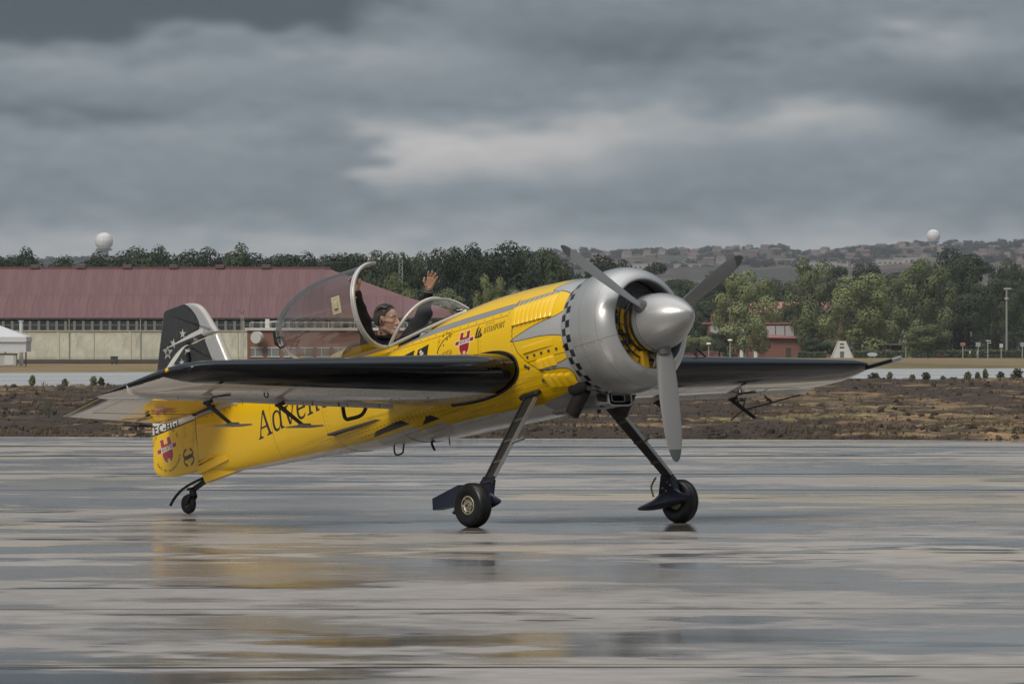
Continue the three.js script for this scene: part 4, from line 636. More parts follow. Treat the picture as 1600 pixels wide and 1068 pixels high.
function skin(x, a) { const s = station(x), c = Math.cos(a), q = Math.sin(a), n = q > 0 ? s[5] : s[6]; return [x, s[3] + (q > 0 ? s[1] - s[3] : s[3] - s[2]) * sgn(q, n), s[4] * sgn(c, n)]; }
function sideZ(x, y) { const s = station(x), up = y > s[3], n = up ? s[5] : s[6], k = clamp(Math.abs(y - s[3]) / (up ? s[1] - s[3] : s[3] - s[2]), 0, 0.999); return s[4] * Math.pow(1 - Math.pow(k, n), 1 / n); }
const fuv = (x, y, z) => [(x - FX0) / (FX1 - FX0), z >= 0 ? 0.5 + 0.5 * clamp((y - FY0) / (FY1 - FY0), 0, 1) : 0.5 * clamp((y - FY0) / (FY1 - FY0), 0, 1)];
function hull(x0, x1, n, a0, a1, m) {      // one side at a time so that each takes its own half of the paint sheet
  return grid(n, m, (i, j) => { const x = lerp(x0, x1, i / n), a = lerp(a0, a1, j / m), p = skin(x, a); return [...p, ...fuv(x, p[1], Math.cos((a0 + a1) / 2))]; }, false);
}
const SILL = 1.9, HALF = Math.PI / 2;
function sillAngle(x) { let lo = 0, hi = HALF; for (let i = 0; i < 40; i++) { const m = (lo + hi) / 2; skin(x, m)[1] > SILL ? hi = m : lo = m; } return lo; }
{
  const parts = [];
  for (const s of [1, -1]) {
    const right = s > 0, f = (x0, x1, n) => right ? hull(x0, x1, n, -HALF, HALF, 40) : hull(x0, x1, n, HALF, 3 * HALF, 40);
    parts.push(f(0.74, -1.72, 40), f(-2.62, -4.81, 30));
    parts.push(grid(16, 30, (i, j) => { const x = lerp(-1.72, -2.62, i / 16), t = sillAngle(x), a = right ? lerp(-HALF, t, j / 30) : lerp(Math.PI - t, 3 * HALF, j / 30), p = skin(x, a); return [...p, ...fuv(x, p[1], s)]; }));
  }
  const fus = mesh('fuselage', parts, paintFus, plane);
  // cockpit tub, bulkheads, sill rails
  const tub = std(0.055, 0.055, 0.058, 0.7), inside = [];
  for (const s of [1, -1]) inside.push(grid(16, 6, (i, j) => { const x = lerp(-1.72, -2.62, i / 16), y = lerp(SILL, 1.3, j / 6), z = (sideZ(x, Math.max(y, 1.3)) - 0.03 - 0.02 * j / 6) * s; return [x, y, z]; }, s < 0));
  inside.push(box(0.95, 0.02, 0.76, -2.17, 1.3, 0)); mesh('cockpit_tub', inside, tub, plane);
  const bulk = (x, m, name) => { const sh = []; for (let k = 0; k < 40; k++) { const a = k / 40 * 2 * Math.PI, b = (k + 1) / 40 * 2 * Math.PI, p = skin(x, a), q = skin(x, b); sh.push(x, 1.5, 0, p[0], p[1] * 0.995, p[2] * 0.99, q[0], q[1] * 0.995, q[2] * 0.99); } const g = new THREE.BufferGeometry(); g.setAttribute('position', new THREE.Float32BufferAttribute(sh, 3)); g.computeVertexNormals(); return mesh(name, g, m, plane); };
  bulk(-1.722, std(0.03, 0.03, 0.032, 0.6, { side: THREE.DoubleSide }), 'instrument_panel'); bulk(-2.618, std(0.5, 0.49, 0.46, 0.6, { side: THREE.DoubleSide }), 'rear_bulkhead'); bulk(0.735, std(0.02, 0.02, 0.02, 0.8, { side: THREE.DoubleSide }), 'firewall');
  const dials = []; for (const [y, z] of [[1.82, -0.1], [1.82, 0.1], [1.68, 0], [1.68, -0.17], [1.68, 0.17]]) dials.push(new THREE.CylinderGeometry(0.055, 0.055, 0.03, 20).rotateZ(HALF).translate(-1.735, y, z)); mesh('dial', dials, std(0.35, 0.35, 0.33, 0.4), plane);
  for (const s of [1, -1]) mesh('sill_rail', pipe(Array.from({ length: 9 }, (_, i) => { const x = lerp(-1.70, -2.66, i / 8); return [x, SILL + 0.004 + (i > 6 ? 0.01 * (i - 6) : 0), (sideZ(x, SILL) - 0.008) * s]; }), 0.014, 24, 8), paintYellow, plane);
  // seat and the white fairing behind it
  const seat = mesh('seat', [bar([-2.12, 1.42, 0], [-2.50, 2.02, 0], [0, 0, 1], 0.40, 0.34, 0.06), box(0.42, 0.08, 0.42, -1.98, 1.42, 0, 0.03)], std(0.05, 0.05, 0.055, 0.8), plane);
  mesh('headrest', [new RoundedBoxGeometry(0.14, 0.17, 0.28, 3, 0.06).rotateZ(0.5).translate(-2.47, 2.0, 0)], std(0.075, 0.06, 0.05, 0.8), seat);
  mesh('headrest_fairing', grid(12, 16, (i, j) => { const t = i / 12, x = lerp(-2.56, -3.12, t), a = lerp(0, Math.PI, j / 16), h = lerp(0.13, 0.0, t * t), w = lerp(0.17, 0.10, t); return [x, 1.955 + h * Math.sin(a), w * Math.cos(a)]; }), gloss(0.62, 0.60, 0.56, 0.5, { side: THREE.DoubleSide }), plane);
  mesh('harness_strap', [bar([-2.2, 1.98, 0.09], [-2.52, 1.99, 0.1], [0, 0, 1], 0.045, 0.045, 0.008), bar([-2.2, 1.98, -0.09], [-2.52, 1.99, -0.1], [0, 0, 1], 0.045, 0.045, 0.008)], std(0.4, 0.12, 0.03, 0.7), plane);
}
// --- windscreen: glass, arch frame, foot strip
const glass = new THREE.MeshPhysicalMaterial({ color: rgb(0.86, 0.84, 0.81), roughness: 0.02, transmission: 1, thickness: 0, ior: 1.49, side: THREE.DoubleSide });
const canopyGlass = new THREE.MeshPhysicalMaterial({ color: rgb(0.66, 0.61, 0.58), roughness: 0.03, transmission: 1, thickness: 0, ior: 2.2, side: THREE.DoubleSide });
const frameMat = new THREE.MeshPhysicalMaterial({ color: rgb(0.5, 0.5, 0.48), roughness: 0.4, metalness: 0.3, clearcoat: 0.6, clearcoatRoughness: 0.2 });
const arch = (a) => [-1.70 + 0.28 * Math.pow(Math.sin(a), 0.95), 1.895 + 0.365 * Math.pow(Math.sin(a), 1.05), 0.345 * Math.cos(a)];
const screenAt = (s, a) => { const R = arch(a), F = [-0.985, 2.075, 0], k = Math.pow(s, 0.86), bulge = 0.035 * Math.sin(Math.PI * s) * Math.sin(a); return [lerp(F[0], R[0], s), lerp(F[1], R[1], s) + bulge + 0.01, lerp(0, R[2], k) * (1 + 0.02 * Math.sin(Math.PI * s))]; };
{
  const w = mesh('windscreen', grid(18, 36, (i, j) => screenAt(0.02 + 0.975 * i / 18, j / 36 * Math.PI)), glass, plane);
  mesh('arch_frame', pipe(Array.from({ length: 25 }, (_, j) => { const p = arch(j / 24 * Math.PI); return [p[0], p[1] + 0.012, p[2] * 1.01]; }), 0.016, 60, 8), frameMat, w);
  for (const s of [0, Math.PI]) mesh('foot_frame', pipe(Array.from({ length: 14 }, (_, i) => { const p = screenAt(0.03 + 0.97 * i / 13, s); return [p[0], p[1] - 0.004, p[2] * 1.02]; }), 0.015, 40, 8), frameMat, w);
  mesh('top_strip', pipe(Array.from({ length: 10 }, (_, i) => screenAt(0.03 + 0.96 * i / 9, HALF)), 0.006, 30, 6), frameMat, w);
  mesh('compass', [box(0.07, 0.06, 0.07, -1.5, 2.02, -0.06, 0.02)], blackIron, plane); mesh('coaming_bar', rod([-1.62, 1.97, 0.26], [-1.36, 2.10, -0.1], 0.012), blackIron, plane);
}
// --- canopy: a bubble swung up about its right hand rail
{
  const hinge = [0, SILL, 0.345], C = new THREE.Group(); C.name = 'canopy'; C.position.set(0, hinge[1], hinge[2]); C.rotation.x = Math.PI / 2 * 1.02; plane.add(C);
  const W = 0.375, END = -3.13, half = (x) => x > -2.25 ? W : W * Math.sqrt(Math.max(0, 1 - Math.pow((x + 2.25) / (END + 2.25), 2))), high = (x) => { const t = clamp((-1.68 - x) / (-1.68 - END), 0, 1); return 0.395 * Math.pow(1 - Math.pow(t, 2.6), 0.55) * (0.95 + 0.12 * Math.sin(Math.PI * Math.min(1, t * 1.4))); };
  // in the canopy's own frame the hinge rail lies on z = 0 and the bubble spans z from 0 to -2W
  const pt = (t, a) => { const x = lerp(-1.73, END, 1 - Math.pow(1 - t, 1.6)), h = half(x); return [x + 0.08 * Math.sin(a) * (1 - t), high(x) * Math.pow(Math.sin(a), 0.9), -W + h * sgn(Math.cos(a), 2.1)]; };
  mesh('bubble', grid(40, 40, (i, j) => pt(i / 40, j / 40 * Math.PI)), canopyGlass, C);
  const hoop = mesh('hoop', [pipe(Array.from({ length: 25 }, (_, j) => pt(0, j / 24 * Math.PI)), 0.017, 60, 8), pipe(Array.from({ length: 25 }, (_, j) => { const p = pt(0, j / 24 * Math.PI); return [p[0] - 0.03, p[1] - 0.003, p[2]]; }), 0.012, 60, 8)], frameMat, C);
  const rail = []; for (let i = 0; i <= 40; i++) rail.push(pt(i / 40, 0)); for (let i = 39; i >= 0; i--) rail.push(pt(i / 40, Math.PI)); mesh('rail', [pipe(rail, 0.013, 120, 8)], frameMat, C);
  mesh('rail_trim', [pipe(rail.map((p) => [p[0], p[1] + 0.03, lerp(-W, p[2], 0.985)]), 0.007, 120, 6)], alu, C);
  const p = pt(0.07, 2.0 - 0.35); mesh('latch', [box(0.11, 0.02, 0.16, p[0] - 0.05, p[1] + 0.004, p[2], 0.012), box(0.05, 0.035, 0.07, p[0] - 0.04, p[1] + 0.016, p[2], 0.01)], std(0.46, 0.42, 0.28, 0.5), C);
  const e = pt(0, Math.PI * 0.97); mesh('lock_pin', [rod([e[0], e[1], e[2]], [e[0] + 0.03, e[1] - 0.01, e[2] - 0.045], 0.01), ball(e[0] + 0.01, e[1] + 0.03, e[2] - 0.03, 0.016)], steel, C);
  const q = pt(0.93, HALF); mesh('tail_bumper', [box(0.06, 0.05, 0.14, END - 0.01, 0.03, -W, 0.02)], rubber, C);
  mesh('vent', [new THREE.TorusGeometry(0.05, 0.008, 6, 24).rotateY(HALF).translate(-2.95, 0.16, -0.3)], rubber, C);
}
// --- engine cowling
const cowlTex = canvasTex(2048, 512, (c, w, h) => {     // u runs once round from the top by the right side, v from the rear edge to the lip
  c.fillStyle = '#b0b2b3'; c.fillRect(0, 0, w, h);
  const L = 0.60, V0 = (x) => h - (x - 0.66) / L * h, n = 52;
  c.fillStyle = '#babcbd'; c.fillRect(0, V0(0.796), w, V0(0.68) - V0(0.796));
  c.fillStyle = '#10121c'; for (let i = 0; i < n; i++) { c.fillRect(i / n * w, V0(0.738 + (i % 2) * 0.058), w / n, V0(0.68) - V0(0.738)); }
  c.strokeStyle = '#4a4c4e'; c.lineWidth = 2; for (const u of [0.285, 0.715]) { c.beginPath(); c.moveTo(u * w, V0(0.79)); c.lineTo(u * w, 0); c.stroke(); for (let x = 0.83; x < 1.2; x += 0.075) { c.fillStyle = '#e2e2e0'; c.beginPath(); c.arc(u * w + 8, V0(x), 4, 0, 7); c.fill(); } }
  c.strokeStyle = 'rgba(70,72,74,0.55)'; c.lineWidth = 2; for (const x of [0.93, 1.10]) { c.beginPath(); c.moveTo(0, V0(x)); c.lineTo(w, V0(x)); c.stroke(); }
  for (let i = 0; i < 104; i++) { c.fillStyle = 'rgba(60,62,64,0.7)'; c.beginPath(); c.arc(i / 104 * w, V0(0.915), 2.2, 0, 7); c.fill(); }
  c.globalAlpha = 0.18; const r = rng(61); for (let i = 0; i < 500; i++) { c.fillStyle = r() < 0.5 ? '#5a5854' : '#cfd1d2'; c.fillRect(r() * w, r() * h, 3 + 16 * r(), 1 + 2 * r()); }
});
const cowlMat = new THREE.MeshPhysicalMaterial({ map: cowlTex, roughness: 0.36, metalness: 0.45, clearcoat: 1, clearcoatRoughness: 0.08 });
const AXIS = 1.498;
{
  const outer = [[0.665, 0.508], [0.70, 0.518], [0.76, 0.528], [0.84, 0.536], [0.92, 0.540], [1.0, 0.537], [1.06, 0.526], [1.11, 0.509], [1.15, 0.488], [1.18, 0.464], [1.205, 0.436], [1.218, 0.412], [1.222, 0.398]];
  const g = grid(96, outer.length - 1, (i, j) => { const a = i / 96 * 2 * Math.PI, [x, r] = outer[j]; return [x, AXIS + r * Math.cos(a), r * Math.sin(a), i / 96, (x - 0.66) / 0.60]; }); 
  const cowl = mesh('cowling', g, cowlMat, plane);
  mesh('intake_lip', turned([[1.222, 0.398], [1.221, 0.389], [1.213, 0.382], [1.19, 0.382], [1.10, 0.40], [0.98, 0.44]], AXIS, 72), new THREE.MeshPhysicalMaterial({ color: rgb(0.36, 0.37, 0.38), roughness: 0.35, metalness: 0.5, side: THREE.DoubleSide }), cowl);
  mesh('rear_band', turned([[0.655, 0.500], [0.665, 0.508]], AXIS, 72), paintSilver, cowl);
  // fasteners on the split line
  const b = []; for (const u of [0.285, 0.715]) for (let x = 0.83; x < 1.17; x += 0.075) { const a = u * 2 * Math.PI + 0.018, r = 0.538 - Math.max(0, x - 1.0) * 0.22; b.push(ball(x, AXIS + r * Math.cos(a), r * Math.sin(a), 0.007, 1, 1, 1, 6)); } mesh('fastener', b, steel, cowl).userData.kind = 'stuff';
}
// --- radial engine behind the intake: crankcase, cylinders, yellow shutter blades
{
  const E = new THREE.Group(); E.name = 'engine'; plane.add(E);
  mesh('crankcase', turned([[0.75, 0.36], [0.95, 0.36], [0.95, 0.26], [1.06, 0.25], [1.10, 0.22], [1.20, 0.15], [1.26, 0.12], [1.26, 0]], AXIS, 40), std(0.07, 0.07, 0.07, 0.5, { metalness: 0.4 }), E);
  const rr = rng(62);
  for (let k = 0; k < 9; k++) {
    const a = k / 9 * 2 * Math.PI + 0.1, cs = Math.cos(a), sn = Math.sin(a), P = (r, x = 0.98) => [x, AXIS + r * cs, r * sn], parts = [rod(P(0.22), P(0.42), 0.075, 0.075, 12)];
    for (let f = 0; f < 9; f++) parts.push(rod(P(0.25 + f * 0.019), P(0.257 + f * 0.019), 0.092, 0.092, 14));
    mesh('cylinder', parts, std(0.04, 0.04, 0.04, 0.5, { metalness: 0.5 }), E);
    mesh('pushrod', [rod(P(0.2, 1.06), P(0.40, 1.05), 0.011), rod([1.05, AXIS + 0.2 * cs + 0.05 * sn, 0.2 * sn - 0.05 * cs], [1.05, AXIS + 0.4 * cs + 0.07 * sn, 0.4 * sn - 0.07 * cs], 0.011)], steel, E);
  }
  const yl = std(0.42, 0.25, 0.01, 0.5);
  for (let k = 0; k < 20; k++) {          // shutter blades: open at the top, shut at the sides and below left
    const a = k / 20 * 2 * Math.PI, up = Math.cos(a); if (up > 0.5) continue; if (Math.sin(a) < -0.1 && up < -0.3) continue;
    const w = 0.112, tw = 0.35 + 0.2 * rr(), sh = (r, s, x) => { const b = a + s * w / r * 0.62; return V(x + s * 0.02 * tw, AXIS + r * Math.cos(b), r * Math.sin(b)); };
    mesh('shutter_blade', hull8([sh(0.20, -1, 1.165), sh(0.20, 1, 1.165), sh(0.386, 1, 1.15), sh(0.386, -1, 1.15), sh(0.20, -1, 1.171), sh(0.20, 1, 1.171), sh(0.386, 1, 1.156), sh(0.386, -1, 1.156)]), yl, E);
  }
  mesh('shutter_ring', [new THREE.TorusGeometry(0.24, 0.012, 8, 48).rotateY(HALF).translate(1.178, AXIS, 0), new THREE.TorusGeometry(0.30, 0.007, 6, 48).rotateY(HALF).translate(1.172, AXIS, 0)], blackIron, E);
  const bits = []; for (let k = 0; k < 22; k++) { const a = 1.0 + rr() * 4.2, r = 0.26 + rr() * 0.11; bits.push(box(0.03, 0.022 + 0.04 * rr(), 0.02 + 0.03 * rr(), 1.175, AXIS + r * Math.cos(a), r * Math.sin(a), 0.006)); } mesh('shutter_linkage', bits, blackIron, E);
  mesh('yellow_bracket', [box(0.04, 0.15, 0.07, 1.185, AXIS - 0.30, 0.08, 0.008)], yl, E); mesh('oil_line', [pipe([[1.18, AXIS - 0.25, 0], [1.2, AXIS - 0.3, -0.03], [1.18, AXIS - 0.36, -0.02]], 0.013, 14, 8), pipe([[1.13, AXIS - 0.24, 0.06], [1.15, AXIS - 0.28, 0.0], [1.14, AXIS - 0.3, -0.09]], 0.009, 14, 8)], steel, E);
  mesh('upper_baffle', grid(1, 20, (i, j) => { const a = lerp(-1.05, 1.05, j / 20), q = i ? 0.40 : 0.19; return [i ? 1.06 : 1.10, AXIS + q * Math.cos(a), q * Math.sin(a)]; }), std(0.16, 0.16, 0.16, 0.5, { side: THREE.DoubleSide, metalness: 0.4 }), E);
  mesh('shroud_plate', [bar([1.08, AXIS + 0.14, 0.26], [1.08, AXIS + 0.15, 0.0], [0, 1, 0], 0.012, 0.012, 0.02)], alu, E);
}
// --- spinner and three propeller blades, stopped
{
  const sp = [[1.262, 0.0], [1.262, 0.246], [1.275, 0.250], [1.33, 0.248], [1.40, 0.238], [1.47, 0.220], [1.54, 0.192], [1.61, 0.152], [1.67, 0.108], [1.715, 0.067], [1.742, 0.034], [1.754, 0.0]];
  const S = mesh('spinner', turned(sp, AXIS - 0.006, 64), paintSilver, plane);
  mesh('backplate', turned([[1.245, 0.0], [1.245, 0.252], [1.262, 0.252], [1.263, 0.24]], AXIS - 0.006, 64), blackIron, S);
  mesh('seam_ring', [new THREE.TorusGeometry(0.2495, 0.0018, 6, 72).rotateY(HALF).translate(1.318, AXIS - 0.006, 0)], darkGrey, S);
  for (const deg of [62, 182, 302]) {
    const A = deg * Math.PI / 180, B = new THREE.Group(); B.name = 'propeller_blade'; B.position.set(1.36, AXIS - 0.006, 0); B.rotation.x = -A; plane.add(B);
    // blade lies along +y of its group
    const sec = (r) => { const t = clamp((r - 0.2) / 1.0, 0, 1), c = r < 0.32 ? lerp(0.10, 0.15, (r - 0.2) / 0.12) : 0.15 + 0.02 * Math.sin(Math.PI * Math.min(1, (r - 0.32) / 0.7)) - (r > 0.95 ? 0.10 * Math.pow((r - 0.95) / 0.25, 2) : 0); return { c, th: lerp(0.055, 0.010, Math.pow(t, 0.6)), tw: lerp(0.95, 0.30, Math.pow(t, 0.7)) }; };
    const g = grid(28, 24, (i, j) => { const r = lerp(0.2, 1.2, i / 28), { c, th, tw } = sec(r), a = j / 24 * 2 * Math.PI, u = c / 2 * Math.cos(a) * (i === 28 ? 0.5 : 1), v = th / 2 * Math.sin(a) * (1 - 0.25 * Math.cos(a)); return [u * Math.sin(tw) + v * Math.cos(tw), r, u * Math.cos(tw) - v * Math.sin(tw)]; });
    mesh('blade', g, std(0.19, 0.195, 0.20, 0.42), B); mesh('tip', grid(4, 24, (i, j) => { const r = lerp(1.10, 1.203, i / 4), { c, th, tw } = sec(Math.min(r, 1.2)), a = j / 24 * 2 * Math.PI, u = (c / 2 + 0.0015) * Math.cos(a) * (i === 4 ? 0.5 : 1), v = (th / 2 + 0.0012) * Math.sin(a) * (1 - 0.25 * Math.cos(a)); return [u * Math.sin(tw) + v * Math.cos(tw), r, u * Math.cos(tw) - v * Math.sin(tw)]; }), std(0.07, 0.075, 0.08, 0.45), B);
    mesh('blade_cuff', [new THREE.CylinderGeometry(0.052, 0.075, 0.10, 20).translate(0, 0.235, 0)], std(0.16, 0.16, 0.165, 0.4, { metalness: 0.4 }), B);
  }
}
// --- louvres, gills and fasteners on the sides
{
  const gill = (s, x0, x1, yb, yt, lift, m = 10) => {      // a scoop that rises quickly from its front edge, flat on top, open and square at the back and below
    const up = (t, q) => 0.002 + lift * Math.pow(Math.sin(Math.PI / 2 * t), 0.7) * Math.min(1, (1 - q) * 5 + 0.15), Z = (x, y, o) => (sideZ(x, y) + o) * s;
    return join([grid(6, m, (i, j) => { const t = i / 6, q = j / m, x = lerp(x1, x0, t), y = lerp(yb, yt, q); return [x, y, Z(x, y, up(t, q))]; }, s < 0),
      grid(1, m, (i, j) => { const q = j / m, y = lerp(yb, yt, q); return [x0, y, Z(x0, y, i ? -0.004 : up(1, q))]; }, s < 0),
      grid(1, 6, (i, j) => { const x = lerp(x1, x0, j / 6); return [x, yb, Z(x, yb, i ? -0.004 : up(j / 6, 0))]; }, s > 0)]);
  };
  const gm = gloss(0.84, 0.53, 0.003, 0.42, { side: THREE.DoubleSide });
  for (const s of [1, -1]) {
    for (let k = 0; k < 9; k++) { const x = 0.03 + k * 0.058; mesh('louvre', gill(s, x, x + 0.052, 1.725 - k * 0.002, 1.895 + k * 0.002, 0.024), gm, plane); }
    mesh('louvre', gill(s, 0.17, 0.56, 1.455, 1.52, 0.014), gm, plane);
    for (let k = 0; k < 3; k++) mesh('gill', gill(s, 0.33 + k * 0.072, 0.388 + k * 0.072, 1.288, 1.375, 0.028), gm, plane);
    for (let k = 0; k < 4; k++) mesh('gill', gill(s, 0.345 + k * 0.072, 0.405 + k * 0.072, 1.125 - k * 0.01, 1.245 - k * 0.012, 0.028), gm, plane);
    const b = []; for (let k = 0; k < 6; k++) { const x = 0.21 + k * 0.092, y = 1.418; b.push(new THREE.CylinderGeometry(0.012, 0.014, 0.01, 10).rotateX(HALF).translate(x, y, (sideZ(x, y) + 0.003) * s)); }
    for (const [x, y] of [[0.16, 1.35], [0.19, 1.33], [0.30, 1.20], [0.33, 1.18], [0.47, 1.075], [0.50, 1.06]]) b.push(new THREE.CylinderGeometry(0.014, 0.016, 0.012, 10).rotateX(HALF).translate(x, y, (sideZ(x, y) + 0.003) * s));
    const f = mesh('side_fastener', b, darkGrey, plane); f.userData.kind = 'stuff';
  }
}
// --- wings and ailerons
const wingTex = canvasTex(1024, 512, (c, w, h) => {      // u from root to tip, v round the section: 0 trailing edge above, 0.5 nose, 1 trailing edge below
  c.fillStyle = '#05070f'; c.fillRect(0, 0, w, h);
  const Yv = (v) => h - v * h;                            // canvas row of v
  c.fillStyle = '#e2dfda'; c.fillRect(0, 0, w, Yv(0.60));
  c.strokeStyle = '#8d8a86'; c.lineWidth = 1.5; for (const u of [0.22, 0.43, 0.63, 0.84]) { c.beginPath(); c.moveTo(u * w, 0); c.lineTo(u * w, Yv(0.6)); c.stroke(); }
  const r = rng(63); c.fillStyle = '#1c1a18'; for (let i = 0; i < 900; i++) { const u = Math.pow(r(), 1.6) * 0.75, v = lerp(0.62, 0.98, Math.pow(r(), 1.3)); c.globalAlpha = 0.35 + 0.5 * r(); c.beginPath(); c.ellipse(u * w, Yv(v), 0.8 + 2.2 * r(), 0.6 + 1.0 * r(), 0, 0, 7); c.fill(); } c.globalAlpha = 1;
});
const wingPaint = new THREE.MeshPhysicalMaterial({ map: wingTex, roughness: 0.6, specularIntensity: 0.02, clearcoat: 1, clearcoatRoughness: 0.04 });
const WZ = [[0.36, 0.06, -1.75, 0.365], [0.9, 0.045, -1.715, 0.335], [2.0, 0.0, -1.61, 0.275], [3.0, -0.035, -1.55, 0.225], [3.72, -0.06, -1.49, 0.185], [3.86, -0.085, -1.45, 0.15], [3.93, -0.135, -1.40, 0.10], [3.965, -0.24, -1.33, 0.035]];
function wingAt(z) { let i = 0; while (i < WZ.length - 2 && z > WZ[i + 1][0]) i++; const a = WZ[i], b = WZ[i + 1], t = (z - a[0]) / (b[0] - a[0]); return a.map((v, k) => lerp(v, b[k], t)); }
const WY = (z) => 1.375 + 0.008 * z;
const foil = (q) => (0.2969 * Math.sqrt(q) - 0.126 * q - 0.3516 * q * q + 0.2843 * q * q * q - 0.1036 * q * q * q * q) * 5;
const hingeX = (z) => -1.30 + 0.09 * z;
{
  const zs = []; for (let i = 0; i <= 24; i++) zs.push(lerp(0.36, 3.72, i / 24)); zs.push(3.79, 3.86, 3.90, 3.93, 3.95, 3.965);
  const section = (s, z0, z1, from, to) => {   // from, to: chordwise limits as functions of z (x positions), or null for the whole chord
    const Z = [z0, ...zs.filter((z) => z > z0 + 0.01 && z < z1 - 0.01), z1], n = 44;
    const f = (k, j) => { const z = Z[k], [, le, te, th] = wingAt(z), c = le - te, x0 = from ? (le - from(z)) / c : 0, x1 = to ? (le - to(z)) / c : 1, t = j / n * 2 - 1, q = lerp(x0, x1, t * t), y = (t < 0 ? 1 : -1) * foil(clamp(q, 0.0004, 1)) * th; return { x: le - q * c, y: WY(z) + y, z: z * s, u: (z - 0.36) / 3.6, v: 0.5 + 0.5 * Math.sign(t) * q }; };
    const parts = [grid(Z.length - 1, n, (k, j) => { const p = f(k, j); return [p.x, p.y, p.z, p.u, p.v]; }, s < 0)];
    for (const k of [0, Z.length - 1]) parts.push(grid(1, n / 2, (i, j) => { const p = f(k, i ? n - j : j); return [p.x, p.y, p.z, 0.995, 0.3]; }));
    const last = to ? grid(Z.length - 1, 1, (k, j) => { const p = f(k, j ? n : 0); return [p.x, p.y, p.z, p.u, 0.95]; }) : null; if (last) parts.push(last);
    if (from) parts.push(grid(Z.length - 1, 1, (k, j) => { const p = f(k, n / 2); const q = f(k, n / 2 - 1); return [p.x + 0.0, p.y + (j ? 0.03 : -0.03), p.z, p.u, 0.95]; }));
    return join(parts);
  };
  wingPaint.side = THREE.DoubleSide;
  for (const s of [1, -1]) {
    const W = mesh('wing', [section(s, 0.36, 0.80, null, null), section(s, 0.80, 3.965, null, (z) => hingeX(z) + 0.012)], wingPaint, plane);
    const A = mesh('aileron', section(s, 0.812, 3.962, (z) => hingeX(z) - 0.012, null), wingPaint, plane);
    // hinge brackets, aileron spades
    for (const z of [2.2, 3.05]) {
      const h = [hingeX(z), WY(z) - 0.10, z * s], e = [hingeX(z) + 0.28, 1.033, z * s];
      mesh('hinge_bracket', [box(0.10, 0.026, 0.04, h[0] - 0.0, h[1] - 0.015, h[2], 0.008), pipe([[h[0] + 0.02, h[1] - 0.01, h[2]], [h[0] + 0.10, h[1] + 0.03 - 0.02, h[2] + 0.01], [h[0] + 0.30, h[1] - 0.012, h[2]]], 0.007, 14, 6)], blackIron, A);
      mesh('spade_arm', [bar([h[0] - 0.02, h[1] - 0.02, h[2]], e, [1, 0, 0], 0.032, 0.024, 0.022, 0.018)], blackIron, A);
      mesh('spade', [new RoundedBoxGeometry(0.16, 0.012, 0.30, 2, 0.005).rotateZ(-0.10).translate(e[0], e[1], e[2]), box(0.06, 0.02, 0.1, e[0], e[1] + 0.012, e[2], 0.004)], std(0.42, 0.40, 0.34, 0.5), A);
    }
    mesh('root_seal', pipe(Array.from({ length: 41 }, (_, j) => { const t = j / 40 * 2 - 1, q = t * t * 0.55, z = 0.0, [, le, te, th] = wingAt(0.5), x = le + 0.008 - q * (le - te), y = 1.379 + (t < 0 ? 1 : -1) * (foil(Math.max(q, 0.0004)) * th + 0.012); return [x, y, (sideZ(x, y) + 0.006) * s]; }), 0.010, 80, 8), rubber, plane);
    mesh('nav_light', [ball(-0.42, WY(3.95) + 0.03, 3.955 * s, 0.021, 1, 1, 0.6, 14)], s > 0 ? std(0.75, 0.42, 0.02, 0.3) : std(0.3, 0.02, 0.02, 0.3), W);
    mesh('tie_down', [new THREE.TorusGeometry(0.022, 0.006, 6, 14).rotateY(HALF).translate(-0.62, WY(2.75) - 0.13, 2.75 * s)], blackIron, W);
  }
  // step loop under the right wing root, pitot boom and sighting frame on the left tip
  mesh('step_loop', [pipe([[-1.70, 1.42, 0.98], [-1.69, 1.27, 0.98], [-1.62, 1.25, 0.97], [-1.50, 1.26, 0.95], [-1.44, 1.33, 0.94], [-1.46, 1.42, 0.94]], 0.017, 30, 8)], blackIron, plane);
  const tube = mesh('pitot_tube', [rod([-0.20, 1.385, -3.86], [0.20, 1.392, -3.90], 0.021, 0.019, 12)], navy, plane); mesh('pitot_tip', [rod([0.20, 1.392, -3.90], [0.29, 1.394, -3.91], 0.022, 0.022, 12)], alu, tube);
  mesh('sighting_frame', [rod([-1.08, 1.31, -3.14], [-1.08, 1.19, -3.2], 0.006), rod([-1.08, 1.31, -3.26], [-1.08, 1.19, -3.2], 0.006), rod([-1.08, 1.19, -3.2], [-0.94, 1.30, -3.8], 0.007), rod([-1.0, 1.245, -3.5], [-1.0, 1.31, -3.42], 0.007), rod([-1.08, 1.19, -3.2], [-1.02, 1.09, -2.98], 0.006)], blackIron, plane);
  mesh('sighting_triangle', [rod([-0.1, 1.47, -1.78], [-0.1, 1.56, -1.78], 0.007), rod([-0.1, 1.56, -1.78], [-0.15, 1.46, -1.98], 0.007)], blackIron, plane);
}
